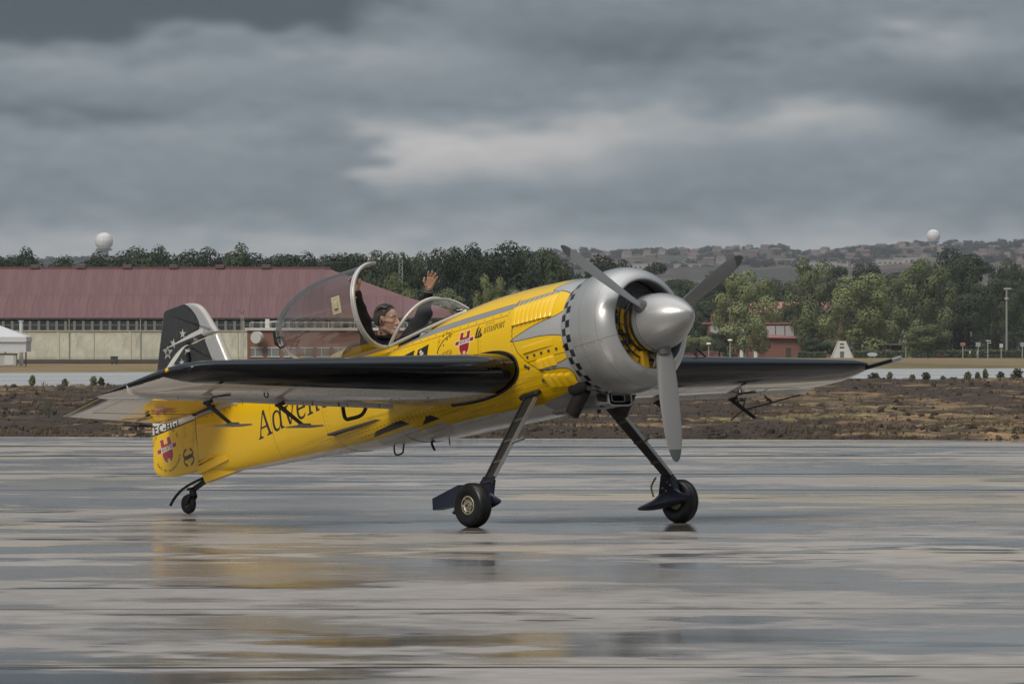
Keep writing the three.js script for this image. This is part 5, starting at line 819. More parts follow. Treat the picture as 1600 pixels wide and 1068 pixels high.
// --- tail: fin, rudder, tailplane, elevators
{
  const TX0 = -5.65, TX1 = -4.15, TY0 = 1.3, TY1 = 3.0;
  const tailTex = sideSheet(2048, 1024 * 2, TX0, TX1, TY0, TY1, (G) => {
    const { c } = G;
    G.poly([[TX0, TY0], [TX1, TY0], [TX1, TY1], [TX0, TY1]], '#a7a9aa');
    // charcoal panels of fin and rudder inside a silver border
    const dark = '#262728';
    G.curve([[-5.2, 2.98], [-5.0, 2.985], [-4.74, 2.90], [-4.64, 2.80], [-4.585, 2.68], [-4.64, 2.655], [-5.0, 2.60], [-5.4, 2.56], [-5.5, 2.8]], dark, '#15150f', 0.012);
    G.poly([[-5.6, 1.96], [-5.6, 2.60], [-5.17, 2.575], [-4.80, 2.615], [-4.60, 2.615], [-4.55, 2.55], [-4.46, 2.30], [-4.52, 2.24], [-4.75, 2.24], [-4.78, 1.96]], dark, '#15150f', 0.012);
    const r = rng(64); for (let i = 0; i < 420; i++) { const x = lerp(-5.25, -4.55, r()), y = lerp(2.0, 2.9, r()); if (y > 2.57 && y < 2.66) continue; c.globalAlpha = 0.13 * r(); c.fillStyle = r() < 0.5 ? '#8d8e86' : '#0d0d0b'; c.beginPath(); c.ellipse(G.X(x), G.Y(y), 6 + 26 * r(), 4 + 16 * r(), r() * 3, 0, 7); if (x < -4.66 || y < 2.6) c.fill(); } c.globalAlpha = 1;
    G.poly([[-5.19, 2.568], [-4.9, 2.59], [-4.56, 2.61], [-4.56, 2.655], [-4.72, 2.64], [-4.95, 2.602]], '#c9cac9');
    { const a = [], b = []; for (let i = 0; i <= 12; i++) { const t = i / 12, x = lerp(-5.19, -4.79, t), y = 2.36 + 0.19 * Math.sin(t * 1.5); a.push([x, y + 0.004]); b.push([x + 0.012, y - 0.045 * Math.sin(Math.PI * Math.min(1, t + 0.12)) ]); } G.poly([...a, ...b.reverse()], '#d9dad6'); }
    for (const [x, y, s, rot] of [[-4.845, 2.66, 0.048, 0.2], [-4.995, 2.60, 0.05, 0.4], [-4.69, 2.565, 0.042, 1.1], [-4.815, 2.49, 0.044, 0.5], [-4.91, 2.405, 0.042, 0.1], [-5.03, 2.40, 0.034, 0.3]]) star(G, x, y, s, '#b9bab8', null, rot);
    star(G, -5.09, 2.535, 0.055, null, '#a9aaa8', 0.2);
    // yellow rudder foot, white registration band
    G.poly([[TX0, TY0], [TX0, 1.825], [-4.78, 1.866], [-4.15, 1.89], [-4.15, TY0]], yellowC);
    for (let i = 0; i < 160; i++) { c.globalAlpha = 0.10 * r(); c.fillStyle = r() < 0.6 ? '#7d6a1c' : '#f3d65a'; c.beginPath(); c.ellipse(G.X(lerp(-5.05, -4.8, r())), G.Y(lerp(1.5, 1.84, r())), 8 + 26 * r(), 6 + 22 * r(), r() * 3, 0, 7); c.fill(); } c.globalAlpha = 1;
    G.poly([[TX0, 1.818], [TX0, 1.955], [-4.77, 1.955], [-4.785, 1.866]], '#d8d7d2', '#33322a', 0.006);
    G.text('EC-HGL', -5.435, 1.833, 0.078, { font: 'sans-serif', bold: true, fill: '#1c1e28', width: 0.40, tilt: 0.03, slant: 0.1 });
    shieldLogo(G, -5.275, 1.665, 0.23, '#a8373c', 0.10, true);
    arcText(G, 'Airplane powered by', -5.275, 1.665, 0.19, -1.15, 1.05, 0.026, '#33300f', false); arcText(G, 'Tools for professionals', -5.275, 1.665, 0.20, 1.0, -1.15, 0.026, '#33300f', true);
    { const c0 = [-4.985, 1.545]; for (const [a, b] of [[0.3, 1.2], [1.8, 2.9], [3.4, 4.4], [5.0, 6.0]]) { const p = []; for (let i = 0; i <= 8; i++) { const t = lerp(a, b, i / 8); p.push([c0[0] + 0.078 * Math.cos(t), c0[1] + 0.078 * Math.sin(t)]); } G.line(p, '#2c2a14', 0.010); } G.line([[c0[0] - 0.05, c0[1] - 0.005], [c0[0] + 0.05, c0[1] + 0.01]], '#1c1a10', 0.016); for (const s of [-1, 1]) { G.line([[c0[0] + s * 0.05, c0[1] + 0.005], [c0[0] + s * 0.072, c0[1] + 0.028]], '#1c1a10', 0.011); G.line([[c0[0] + s * 0.05, c0[1] + 0.005], [c0[0] + s * 0.072, c0[1] - 0.022]], '#1c1a10', 0.011); } }
  });
  const tailPaint = new THREE.MeshPhysicalMaterial({ map: tailTex, roughness: 0.38, clearcoat: 1, clearcoatRoughness: 0.07 });
  // a symmetrical slab from an outline in x, y: thickness from a function of place
  const slab = (outline, thick, bev = 0.02) => {
    const sh = new THREE.Shape(); outline.forEach(([x, y], i) => i ? sh.lineTo(x, y) : sh.moveTo(x, y));
    const g = new THREE.ExtrudeGeometry(sh, { depth: Math.max(0.001, thick - bev * 2), bevelEnabled: true, bevelThickness: bev, bevelSize: bev, bevelOffset: -bev, bevelSegments: 3, curveSegments: 8 }); g.translate(0, 0, -(Math.max(0.001, thick - bev * 2)) / 2);
    const p = g.attributes.position, uv = g.attributes.uv; for (let i = 0; i < p.count; i++) { const k = clamp((p.getY(i) - TY0) / (TY1 - TY0), 0, 1); uv.setXY(i, (p.getX(i) - TX0) / (TX1 - TX0), p.getZ(i) >= 0 ? 0.5 + 0.5 * k : 0.5 * k); } return g;
  };
  const roundOff = (pts, r, n = 5) => { const out = []; pts.forEach((p, i) => { const q = pts[(i + pts.length - 1) % pts.length], s = pts[(i + 1) % pts.length], rr = p[2] ?? r, A = V(q[0] - p[0], q[1] - p[1], 0), B = V(s[0] - p[0], s[1] - p[1], 0), la = Math.min(rr, A.length() * 0.45), lb = Math.min(rr, B.length() * 0.45); A.setLength(la); B.setLength(lb); for (let k = 0; k <= n; k++) { const t = k / n, u = 1 - t; out.push([p[0] + A.x * u * u + B.x * t * t, p[1] + A.y * u * u + B.y * t * t]); } }); return out; };
  const finO = roundOff([[-4.79, 1.90], [-4.79, 2.545], [-4.375, 2.572], [-4.255, 2.26], [-4.12, 1.93]], 0.012);
  mesh('fin', slab(finO, 0.085, 0.035), tailPaint, plane);
  const rudO = roundOff([[-4.80, 1.395, 0.02], [-5.28, 1.408, 0.10], [-5.53, 1.47, 0.12], [-5.455, 1.96, 0.1], [-5.285, 2.43, 0.1], [-5.085, 2.925, 0.04], [-4.74, 2.93, 0.10], [-4.56, 2.875, 0.14], [-4.385, 2.585, 0.02], [-4.805, 2.558, 0.01]], 0.02);
  const rud = mesh('rudder', slab(rudO, 0.07, 0.03), tailPaint, plane);
  mesh('rudder_hinge', [box(0.03, 0.08, 0.11, -4.80, 2.44, 0), box(0.03, 0.08, 0.11, -4.80, 2.1, 0), box(0.03, 0.05, 0.12, -4.815, 1.45, 0)], blackIron, rud);
  // tailplane with yellow root underneath
  const stabTex = canvasTex(1024, 512, (c, w, h) => {     // u root to tip, v as on the wing
    c.fillStyle = '#0c1020'; c.fillRect(0, 0, w, h); c.fillStyle = '#d0cec9'; c.fillRect(0, 0, w, h * 0.44);
    c.fillStyle = '#0c1020'; c.fillRect(w * 0.94, 0, w * 0.06, h);
    c.fillStyle = yellowC; c.beginPath(); c.moveTo(0, 0); c.lineTo(w * 0.53, 0); c.lineTo(w * 0.62, h * 0.46); c.lineTo(0, h * 0.46); c.fill();
    c.save(); c.translate(w * 0.36, h * 0.20); c.scale(1, 0.9); c.fillStyle = '#8d2f33'; c.fillRect(-60, -22, 120, 62); c.fillRect(-115, -4, 230, 22); c.fillStyle = '#2a1a14'; c.font = 'bold 26px sans-serif'; c.textAlign = 'center'; c.fillText('WURTH', 0, 16); c.restore();
    c.strokeStyle = '#6f6d69'; c.lineWidth = 2; for (const u of [0.3, 0.62, 0.8]) { c.beginPath(); c.moveTo(u * w, 0); c.lineTo(u * w * 1.03, h * 0.44); c.stroke(); }
  });
  const stabPaint = new THREE.MeshPhysicalMaterial({ map: stabTex, roughness: 0.35, clearcoat: 1, clearcoatRoughness: 0.06, side: THREE.DoubleSide });
  const LE = (z) => lerp(-4.02, -4.24, z / 1.475) - 0.10 * Math.pow(clamp((z - 1.38) / 0.1, 0, 1), 2), TE = (z) => lerp(-5.20, -4.935, z / 1.475), HG = (z) => -4.78, TH = (z) => lerp(0.115, 0.06, z / 1.475) * (z > 1.44 ? 0.4 : 1);
  const YS = (x) => 2.0 + (x + 4.25) * 0.117;
  const sec = (s, z0, z1, from, to) => { const nz = 16, n = 30, Z = (k) => lerp(z0, z1, k / nz), f = (k, j) => { const z = Z(k), le = LE(z), te = TE(z), c = le - te, a = (le - from(z)) / c, b = (le - to(z)) / c, t = j / n * 2 - 1, q = lerp(a, b, t * t), x = le - q * c; return [x, YS(x) + (t < 0 ? 1 : -1) * foil(clamp(q, 0.0005, 1)) * TH(z), z * s, z / 1.475, 0.5 + 0.5 * Math.sign(t) * q]; }; return join([grid(nz, n, f, s < 0), ...[0, nz].map((k) => grid(1, n / 2, (i, j) => f(k, i ? n - j : j))), grid(nz, 1, (k, j) => f(k, j ? n : 0))]); };
  for (const s of [1, -1]) {
    mesh('tailplane', sec(s, 0.0, 1.24, LE, (z) => HG(z) + 0.008), stabPaint, plane);
    const el = mesh('elevator', [sec(s, 0.08, 1.25, (z) => HG(z) - 0.008, TE), sec(s, 1.252, 1.475, LE, TE)], stabPaint, plane);
    mesh('elevator_hinge', [box(0.04, 0.02, 0.02, -4.78, YS(-4.78) - 0.045, 0.62 * s, 0.004)], blackIron, el);
    mesh('trim_link', [rod([-5.14, YS(-5.14) - 0.01, 0.46 * s], [-5.02, YS(-5.0) - 0.07, 0.40 * s], 0.006), rod([-5.02, YS(-5.0) - 0.07, 0.40 * s], [-5.10, YS(-5.1) - 0.05, 0.30 * s], 0.006), rod([-5.14, YS(-5.14) - 0.01, 0.46 * s], [-5.10, YS(-5.1) - 0.05, 0.30 * s], 0.006), rod([-5.15, YS(-5.15) - 0.02, 0.62 * s], [-5.10, YS(-5.1) - 0.05, 0.3 * s], 0.007)], blackIron, el);
  }
  mesh('elevator_pushrod', [rod([-4.76, 1.91, 0.09], [-4.45, 1.92, 0.12], 0.022), ball(-4.76, 1.91, 0.09, 0.03)], blackIron, plane);
}
// --- tail wheel
{
  mesh('tail_fairing', [hull8([V(-4.25, 1.33, 0.05), V(-4.25, 1.33, -0.05), V(-4.25, 1.30, -0.03), V(-4.25, 1.30, 0.03), V(-4.83, 1.40, 0.05), V(-4.83, 1.40, -0.05), V(-4.80, 1.275, -0.035), V(-4.80, 1.275, 0.035)])], paintYellow, plane);
  mesh('tail_bracket', [hull8([V(-4.35, 1.46, 0.115), V(-4.35, 1.40, 0.115), V(-4.35, 1.40, 0.09), V(-4.35, 1.46, 0.09), V(-4.84, 1.43, 0.075), V(-4.84, 1.355, 0.07), V(-4.84, 1.355, 0.04), V(-4.84, 1.43, 0.04)]), rod([-4.84, 1.445, 0.08], [-4.56, 1.475, 0.115], 0.010)], paintYellow, plane);
  mesh('tail_spring', [bar([-4.70, 1.335, 0], [-5.03, 1.255, 0], [0, 0, 1], 0.055, 0.05, 0.02), bar([-4.76, 1.31, 0.0], [-5.0, 1.245, 0], [0, 0, 1], 0.045, 0.04, 0.016)], blackIron, plane);
  const F = mesh('tail_fork', [new THREE.CylinderGeometry(0.03, 0.036, 0.07, 16).translate(-5.03, 1.232, 0), box(0.07, 0.02, 0.09, -5.03, 1.262, 0, 0.006), bar([-5.03, 1.205, 0.036], [-5.115, 1.13, 0.042], [1, 0, 0], 0.035, 0.03, 0.01), bar([-5.03, 1.205, -0.036], [-5.115, 1.13, -0.042], [1, 0, 0], 0.035, 0.03, 0.01), rod([-5.115, 1.13, 0.05], [-5.115, 1.13, -0.05], 0.012)], blackIron, plane);
  const wc = [-5.112, 1.136], tw = mesh('tail_wheel', new THREE.LatheGeometry([[0.03, -0.026], [0.062, -0.03], [0.082, -0.022], [0.091, 0], [0.082, 0.022], [0.062, 0.03], [0.03, 0.026]].map(([r, y]) => new THREE.Vector2(r, y)), 32).rotateX(HALF).translate(wc[0], wc[1], 0), rubber, plane);
  mesh('rim', [new THREE.CylinderGeometry(0.04, 0.04, 0.05, 20).rotateX(HALF).translate(wc[0], wc[1], 0)], std(0.25, 0.25, 0.24, 0.5, { metalness: 0.5 }), tw);
  mesh('tow_hose', [pipe([[-4.84, 1.325, 0.02], [-5.02, 1.30, 0.03], [-5.16, 1.268, 0.03], [-5.27, 1.215, 0.03], [-5.335, 1.165, 0.03]], 0.013, 30, 8)], rubber, plane);
}
// --- main landing gear
for (const s of [1, -1]) {
  const side = s > 0 ? 'outer' : 'inner';
  const leg = mesh('gear_leg', [bar([0.09, 1.16, 0.36 * s], [0.115, 0.345, 1.075 * s], [1, 0, 0], 0.128, 0.09, 0.038, 0.032)], std(0.07, 0.067, 0.063, 0.33, { metalness: 0.6 }), plane);
  const dir = V(0.025, -0.815, 0.715).normalize();
  const on = (t, dx = 0) => [0.09 + 0.025 * t + dx, lerp(1.16, 0.345, t), lerp(0.36, 1.075, t) * s];
  mesh('leg_lit_edge', [bar([0.158, 1.14, 0.376 * s], [0.163, 0.40, 1.026 * s], [1, 0, 0], 0.012, 0.012, 0.034, 0.029)], std(0.42, 0.41, 0.39, 0.3, { metalness: 0.6 }), leg);  // light on the front face put into colour: brighter strip on a darker leg
  mesh('leg_clip', [0.34, 0.56, 0.78].map((t) => bar(on(t - 0.012), on(t + 0.012), [1, 0, 0], 0.134 - 0.04 * t, 0.134 - 0.04 * t, 0.045)), std(0.14, 0.14, 0.135, 0.4, { metalness: 0.5 }), leg);
  mesh('brake_line', [rod(on(0.1, -0.05).map((v, i) => i === 1 ? v : v), on(0.95, -0.035), 0.007)].map((g) => g.translate(0, 0.02, 0.022 * s)), rubber, leg);
  { const p = on(0.575, 0.05); mesh('foot_step', [rod(p, [p[0] + 0.10, p[1] + 0.015, p[2] - 0.03 * s], 0.012), rod([p[0] + 0.10, p[1] + 0.015, p[2] - 0.03 * s], [p[0] + 0.125, p[1] + 0.018, p[2] - 0.035 * s], 0.016)], std(0.3, 0.3, 0.29, 0.4, { metalness: 0.6 }), leg); }
  mesh('leg_collar', [new RoundedBoxGeometry(0.235, 0.045, 0.11, 3, 0.02).rotateX(0.5 * s).translate(0.085, 1.125, 0.405 * s)], rubber, plane);
  // ankle fairing: boot, forward beak and aft tail
  const fair = grid(30, 20, (i, j) => { const t = i / 30, x = lerp(s > 0 ? 0.25 : 0.315, -0.365, t), a = j / 20 * 2 * Math.PI, k = Math.pow(Math.sin(Math.PI * clamp(t, 0.002, 0.998)), 0.7), cy = lerp(0.172, 0.188, t), up = 0.010 + 0.035 * k + 0.105 * Math.exp(-Math.pow((x - 0.055) / 0.13, 2)), dn = 0.006 + 0.042 * k, sn = Math.sin(a); return [x, cy + (sn > 0 ? up : dn) * sn, (1.075 + (0.006 + 0.05 * k * (sn > 0.5 ? 0.85 : 1)) * Math.cos(a)) * s]; });
  const boot = bar([0.105, 0.40, 1.03 * s], [0.05, 0.24, 1.085 * s], [1, 0, 0], 0.112, 0.20, 0.052, 0.08);
  const nav = gloss(0.012, 0.014, 0.034, 0.4, { side: THREE.DoubleSide });
  const f = mesh('wheel_fairing', [fair, boot], nav, plane);
  const b = []; for (const [x, y] of [[0.05, 0.36], [0.10, 0.34], [0.13, 0.31], [0.03, 0.30], [0.07, 0.27]]) b.push(ball(x, y, (1.075 - 0.052) * s, 0.010, 1, 1, 1, 8)); mesh('rivet', b, steel, f).userData.kind = 'stuff';
  if (s > 0) mesh('mud_flap', [hull8([V(-0.20, 0.40, 1.04), V(-0.20, 0.40, 1.12), V(-0.20, 0.235, 1.13), V(-0.20, 0.235, 1.03), V(-0.54, 0.345, 1.02), V(-0.54, 0.345, 1.13), V(-0.54, 0.245, 1.14), V(-0.54, 0.245, 1.02)])], nav, f);
  else mesh('brake_pipe', [pipe([[0.0, 0.40, -0.99], [-0.06, 0.33, -0.98], [-0.05, 0.24, -0.98]], 0.009, 14, 6)], std(0.3, 0.3, 0.08, 0.5), f);
  // wheel
  const wc = [0.037, 0.182, 1.2 * s], W = new THREE.Group(); W.name = 'main_wheel'; W.position.set(...wc); plane.add(W);
  const tyre = new THREE.LatheGeometry([[0.075, -0.055], [0.10, -0.066], [0.14, -0.073], [0.165, -0.068], [0.181, -0.050], [0.187, -0.02], [0.1875, 0], [0.187, 0.02], [0.181, 0.05], [0.165, 0.068], [0.14, 0.073], [0.10, 0.066], [0.075, 0.055]].map(([r, y]) => new THREE.Vector2(r, y)), 56).rotateX(HALF);
  mesh('tyre', tyre, std(0.010, 0.010, 0.0105, 0.36), W);
  const groove = []; for (const z of [-0.03, 0, 0.03]) groove.push(new THREE.TorusGeometry(0.1868, 0.0022, 5, 60).translate(0, 0, z)); mesh('tread_groove', groove, std(0.006, 0.006, 0.006, 0.9), W);
  const rimM = std(0.46, 0.42, 0.32, 0.4, { metalness: 0.4 }), so = s;
  const rim = mesh('rim', [new THREE.LatheGeometry([[0.0, 0.040], [0.052, 0.040], [0.056, 0.052], [0.072, 0.060], [0.080, 0.058], [0.082, 0.048], [0.082, -0.05], [0, -0.05]].map(([r, y]) => new THREE.Vector2(r, y)), 40).rotateX(HALF * so)], s > 0 ? rimM : std(0.38, 0.42, 0.22, 0.45), W);
  const slots = []; for (let k = 0; k < 6; k++) { const q = new THREE.TorusGeometry(0.062, 0.0065, 6, 10, 0.72); q.rotateZ(k * Math.PI / 3); q.translate(0, 0, 0.057 * so); slots.push(q); } mesh('rim_slot', slots, blackIron, rim);
  mesh('hub', [new THREE.CylinderGeometry(0.026, 0.036, 0.03, 20).rotateX(HALF * so).translate(0, 0, 0.052 * so), ...[0, 1, 2, 3, 4].map((k) => ball(0.036 * Math.cos(k * 1.257), 0.036 * Math.sin(k * 1.257), 0.046 * so, 0.008, 1, 1, 1, 8))], std(0.5, 0.47, 0.4, 0.35, { metalness: 0.6 }), rim);
  mesh('hub_pin', [ball(0, 0, 0.07 * so, 0.012, 1, 1, 1, 10), ball(0.018, 0.012, 0.064 * so, 0.008, 1, 1, 1, 8)], blackIron, rim);
}
// --- exhausts, oil cooler, small fittings below
{
  for (const s of [1, -1]) { const a = [0.60, 1.06, 0.27 * s], b = [0.42, 0.885, 0.28 * s]; const ex = mesh('exhaust', [rod(a, b, 0.062, 0.064, 20)], std(0.028, 0.026, 0.024, 0.6, { metalness: 0.4 }), plane); const d = V(b[0] - a[0], b[1] - a[1], b[2] - a[2]).normalize(); mesh('exhaust_lip', [new THREE.TorusGeometry(0.062, 0.005, 6, 24).applyQuaternion(new THREE.Quaternion().setFromUnitVectors(V(0, 0, 1), d)).translate(...b)], std(0.06, 0.055, 0.05, 0.6), ex);
    mesh('exhaust_opening', [new THREE.SphereGeometry(0.085, 20, 12).scale(1.3, 0.7, 0.5).translate(0.575, 1.075, 0.325 * s)], std(0.008, 0.008, 0.008, 0.9), plane); }
  // oil cooler duct: rounded mouth narrowing aft into the belly
  const sup = (a, n) => [sgn(Math.cos(a), n), sgn(Math.sin(a), n)];
  const duct = (grow, x0, x1, n) => grid(n, 40, (i, j) => { const t = i / n, x = lerp(x0, x1, t), [c, q] = sup(j / 40 * 2 * Math.PI, 5), w = lerp(0.13, 0.16, t) + grow, h = lerp(0.062, 0.055, t) + grow, cy = lerp(0.957, 1.0, t); return [x, cy + h * q, w * c]; });
  const oc = mesh('oil_cooler_duct', [duct(0, 0.735, 0.05, 12)], new THREE.MeshPhysicalMaterial({ color: rgb(0.36, 0.365, 0.36), roughness: 0.4, metalness: 0.4, side: THREE.DoubleSide }), plane);
  mesh('duct_lip', [pipe(Array.from({ length: 40 }, (_, j) => { const [c, q] = sup(j / 40 * 2 * Math.PI, 5); return [0.735, 0.957 + 0.062 * q, 0.13 * c]; }), 0.009, 100, 8, true)], alu, oc); mesh('duct_liner', [duct(-0.004, 0.733, 0.62, 2)], std(0.012, 0.012, 0.012, 0.8, { side: THREE.DoubleSide }), oc); mesh('radiator_core', [box(0.02, 0.118, 0.25, 0.62, 0.963, 0)], std(0.01, 0.01, 0.01, 0.9), oc); mesh('inner_lip', [pipe(Array.from({ length: 30 }, (_, j) => { const [c, q] = sup(j / 30 * 2 * Math.PI, 6); return [0.715, 0.963 + 0.032 * q, 0.075 * c]; }), 0.005, 80, 6, true)], alu, oc);
  mesh('drain_bolt', [new THREE.CylinderGeometry(0.018, 0.018, 0.03, 6).translate(0.52, 0.885, 0.06)], blackIron, oc);
  mesh('tow_loop', [pipe([[-2.02, 1.10, 0.05], [-2.04, 1.05, 0.05], [-2.06, 1.02, 0.05], [-2.14, 1.02, 0.05], [-2.16, 1.06, 0.05], [-2.15, 1.12, 0.05]], 0.008, 26, 6)], blackIron, plane);
  mesh('belly_hook', [pipe([[-1.60, 1.06, 0.05], [-1.655, 1.035, 0.05], [-1.645, 0.99, 0.05], [-1.63, 0.965, 0.05]], 0.011, 14, 6)], blackIron, plane); mesh('belly_aerial', [rod([-1.48, 1.05, 0], [-1.48, 0.98, 0], 0.005)], blackIron, plane);
  mesh('filler_cap', [new THREE.CylinderGeometry(0.035, 0.035, 0.012, 16).rotateX(0.6).translate(-0.25, 2.075, 0.14)], steel, plane);
}
// ---------------------------------------------------------------- people
// a smooth surface round a skeleton: bones are [ax, ay, az, bx, by, bz, ra, rb], round lumps [x, y, z, rx, ry, rz] in extra
function flesh(bones, lumps, cell, k, cut) {
  const lo = V(1e9, 1e9, 1e9), hi = V(-1e9, -1e9, -1e9), grow = (x, y, z, r) => { lo.min(V(x - r, y - r, z - r)); hi.max(V(x + r, y + r, z + r)); };
  for (const b of bones) { grow(b[0], b[1], b[2], b[6]); grow(b[3], b[4], b[5], b[7]); } for (const l of lumps) grow(l[0], l[1], l[2], Math.max(l[3], l[4], l[5]));
  const mid = lo.clone().add(hi).multiplyScalar(0.5), half = Math.max(hi.x - lo.x, hi.y - lo.y, hi.z - lo.z) / 2 + cell * 4, n = clamp(Math.round(2 * half / cell), 24, 118);
  const mc = new MarchingCubes(n, undefined, false, false, 240000); mc.isolation = 0; const h = n / 2;
  const B = bones.map((b) => { const d = [b[3] - b[0], b[4] - b[1], b[5] - b[2]]; return [...b, ...d, Math.max(1e-9, d[0] * d[0] + d[1] * d[1] + d[2] * d[2])]; });
  const smin = (a, b) => { const q = Math.max(k - Math.abs(a - b), 0) / k; return Math.min(a, b) - q * q * k * 0.25; };
  for (let z = 0, o = 0; z < n; z++) for (let y = 0; y < n; y++) for (let x = 0; x < n; x++, o++) {
    const X = mid.x + (x - h) / h * half, Y = mid.y + (y - h) / h * half, Z = mid.z + (z - h) / h * half; let d = 1e3;
    for (const b of B) { const px = X - b[0], py = Y - b[1], pz = Z - b[2], t = clamp((px * b[8] + py * b[9] + pz * b[10]) / b[11], 0, 1), qx = px - t * b[8], qy = py - t * b[9], qz = pz - t * b[10]; d = smin(d, Math.sqrt(qx * qx + qy * qy + qz * qz) - (b[6] + t * (b[7] - b[6]))); }
    for (const l of lumps) { const qx = (X - l[0]) / l[3], qy = (Y - l[1]) / l[4], qz = (Z - l[2]) / l[5], q = Math.sqrt(qx * qx + qy * qy + qz * qz), m = Math.min(l[3], l[4], l[5]); d = smin(d, (q - 1) * m); }
    mc.field[o] = -(cut ? cut(d, X, Y, Z) : d);
  }
  mc.update();
  const g = new THREE.BufferGeometry(), c = mc.count, p = new Float32Array(mc.positionArray.slice(0, c * 3));
  for (let i = 0; i < c; i++) { p[i * 3] = mid.x + p[i * 3] * half; p[i * 3 + 1] = mid.y + p[i * 3 + 1] * half; p[i * 3 + 2] = mid.z + p[i * 3 + 2] * half; }
  g.setAttribute('position', new THREE.BufferAttribute(p, 3)); const m = mergeVertices(g, 1e-5); m.computeVertexNormals(); return m;
}
// a hand: wrist place, finger direction, palm normal, thumb towards +1/-1 of dir x normal
function handBones(w, dir, nrm, thumb, curl, spread, size = 1) {
  const D = V(...dir).normalize(), N = V(...nrm), T = D.clone().cross(N).normalize().multiplyScalar(thumb); N.copy(T.clone().cross(D)).normalize(); if (N.dot(V(...nrm)) < 0) N.negate();
  const at3 = (d, t, n) => V(...w).addScaledVector(D, d * size).addScaledVector(T, t * size).addScaledVector(N, n * size), out = [], add = (a, b, r0, r1) => out.push([a.x, a.y, a.z, b.x, b.y, b.z, r0 * size, r1 * size]);
  [[0.030, 0.088, 0.070, 0.9], [0.010, 0.092, 0.078, 1.0], [-0.010, 0.088, 0.072, 1.0], [-0.029, 0.080, 0.056, 0.9]].forEach(([t, k, len, r], i) => {
    const K = at3(k, t, 0); add(at3(0.0, t * 0.62, 0), K, 0.0135, 0.0115);
    const a = spread * (1.5 - i) * 0.16, c1 = curl[0], c2 = curl[0] + curl[1]; let u = D.clone().addScaledVector(T, a).normalize();
    const s1 = u.clone().multiplyScalar(Math.cos(c1)).addScaledVector(N, Math.sin(c1)), s2 = u.clone().multiplyScalar(Math.cos(c2)).addScaledVector(N, Math.sin(c2)), M = K.clone().addScaledVector(s1, len * 0.52 * size), E = M.clone().addScaledVector(s2, len * 0.5 * size);
    add(K, M, 0.0095 * r, 0.0086 * r); add(M, E, 0.0086 * r, 0.0072 * r);
  });
  const t0 = at3(0.022, 0.028, 0.010), t1 = at3(0.058, 0.056, 0.018), t2 = at3(0.088, 0.062, 0.022); add(at3(0.0, 0.012, 0), t0, 0.015, 0.014); add(t0, t1, 0.013, 0.0105); add(t1, t2, 0.0105, 0.0082);
  return out;
}
const skinMat = new THREE.MeshPhysicalMaterial({ color: rgb(0.60, 0.37, 0.27), roughness: 0.55, sheen: 0.2, sheenRoughness: 0.5 });
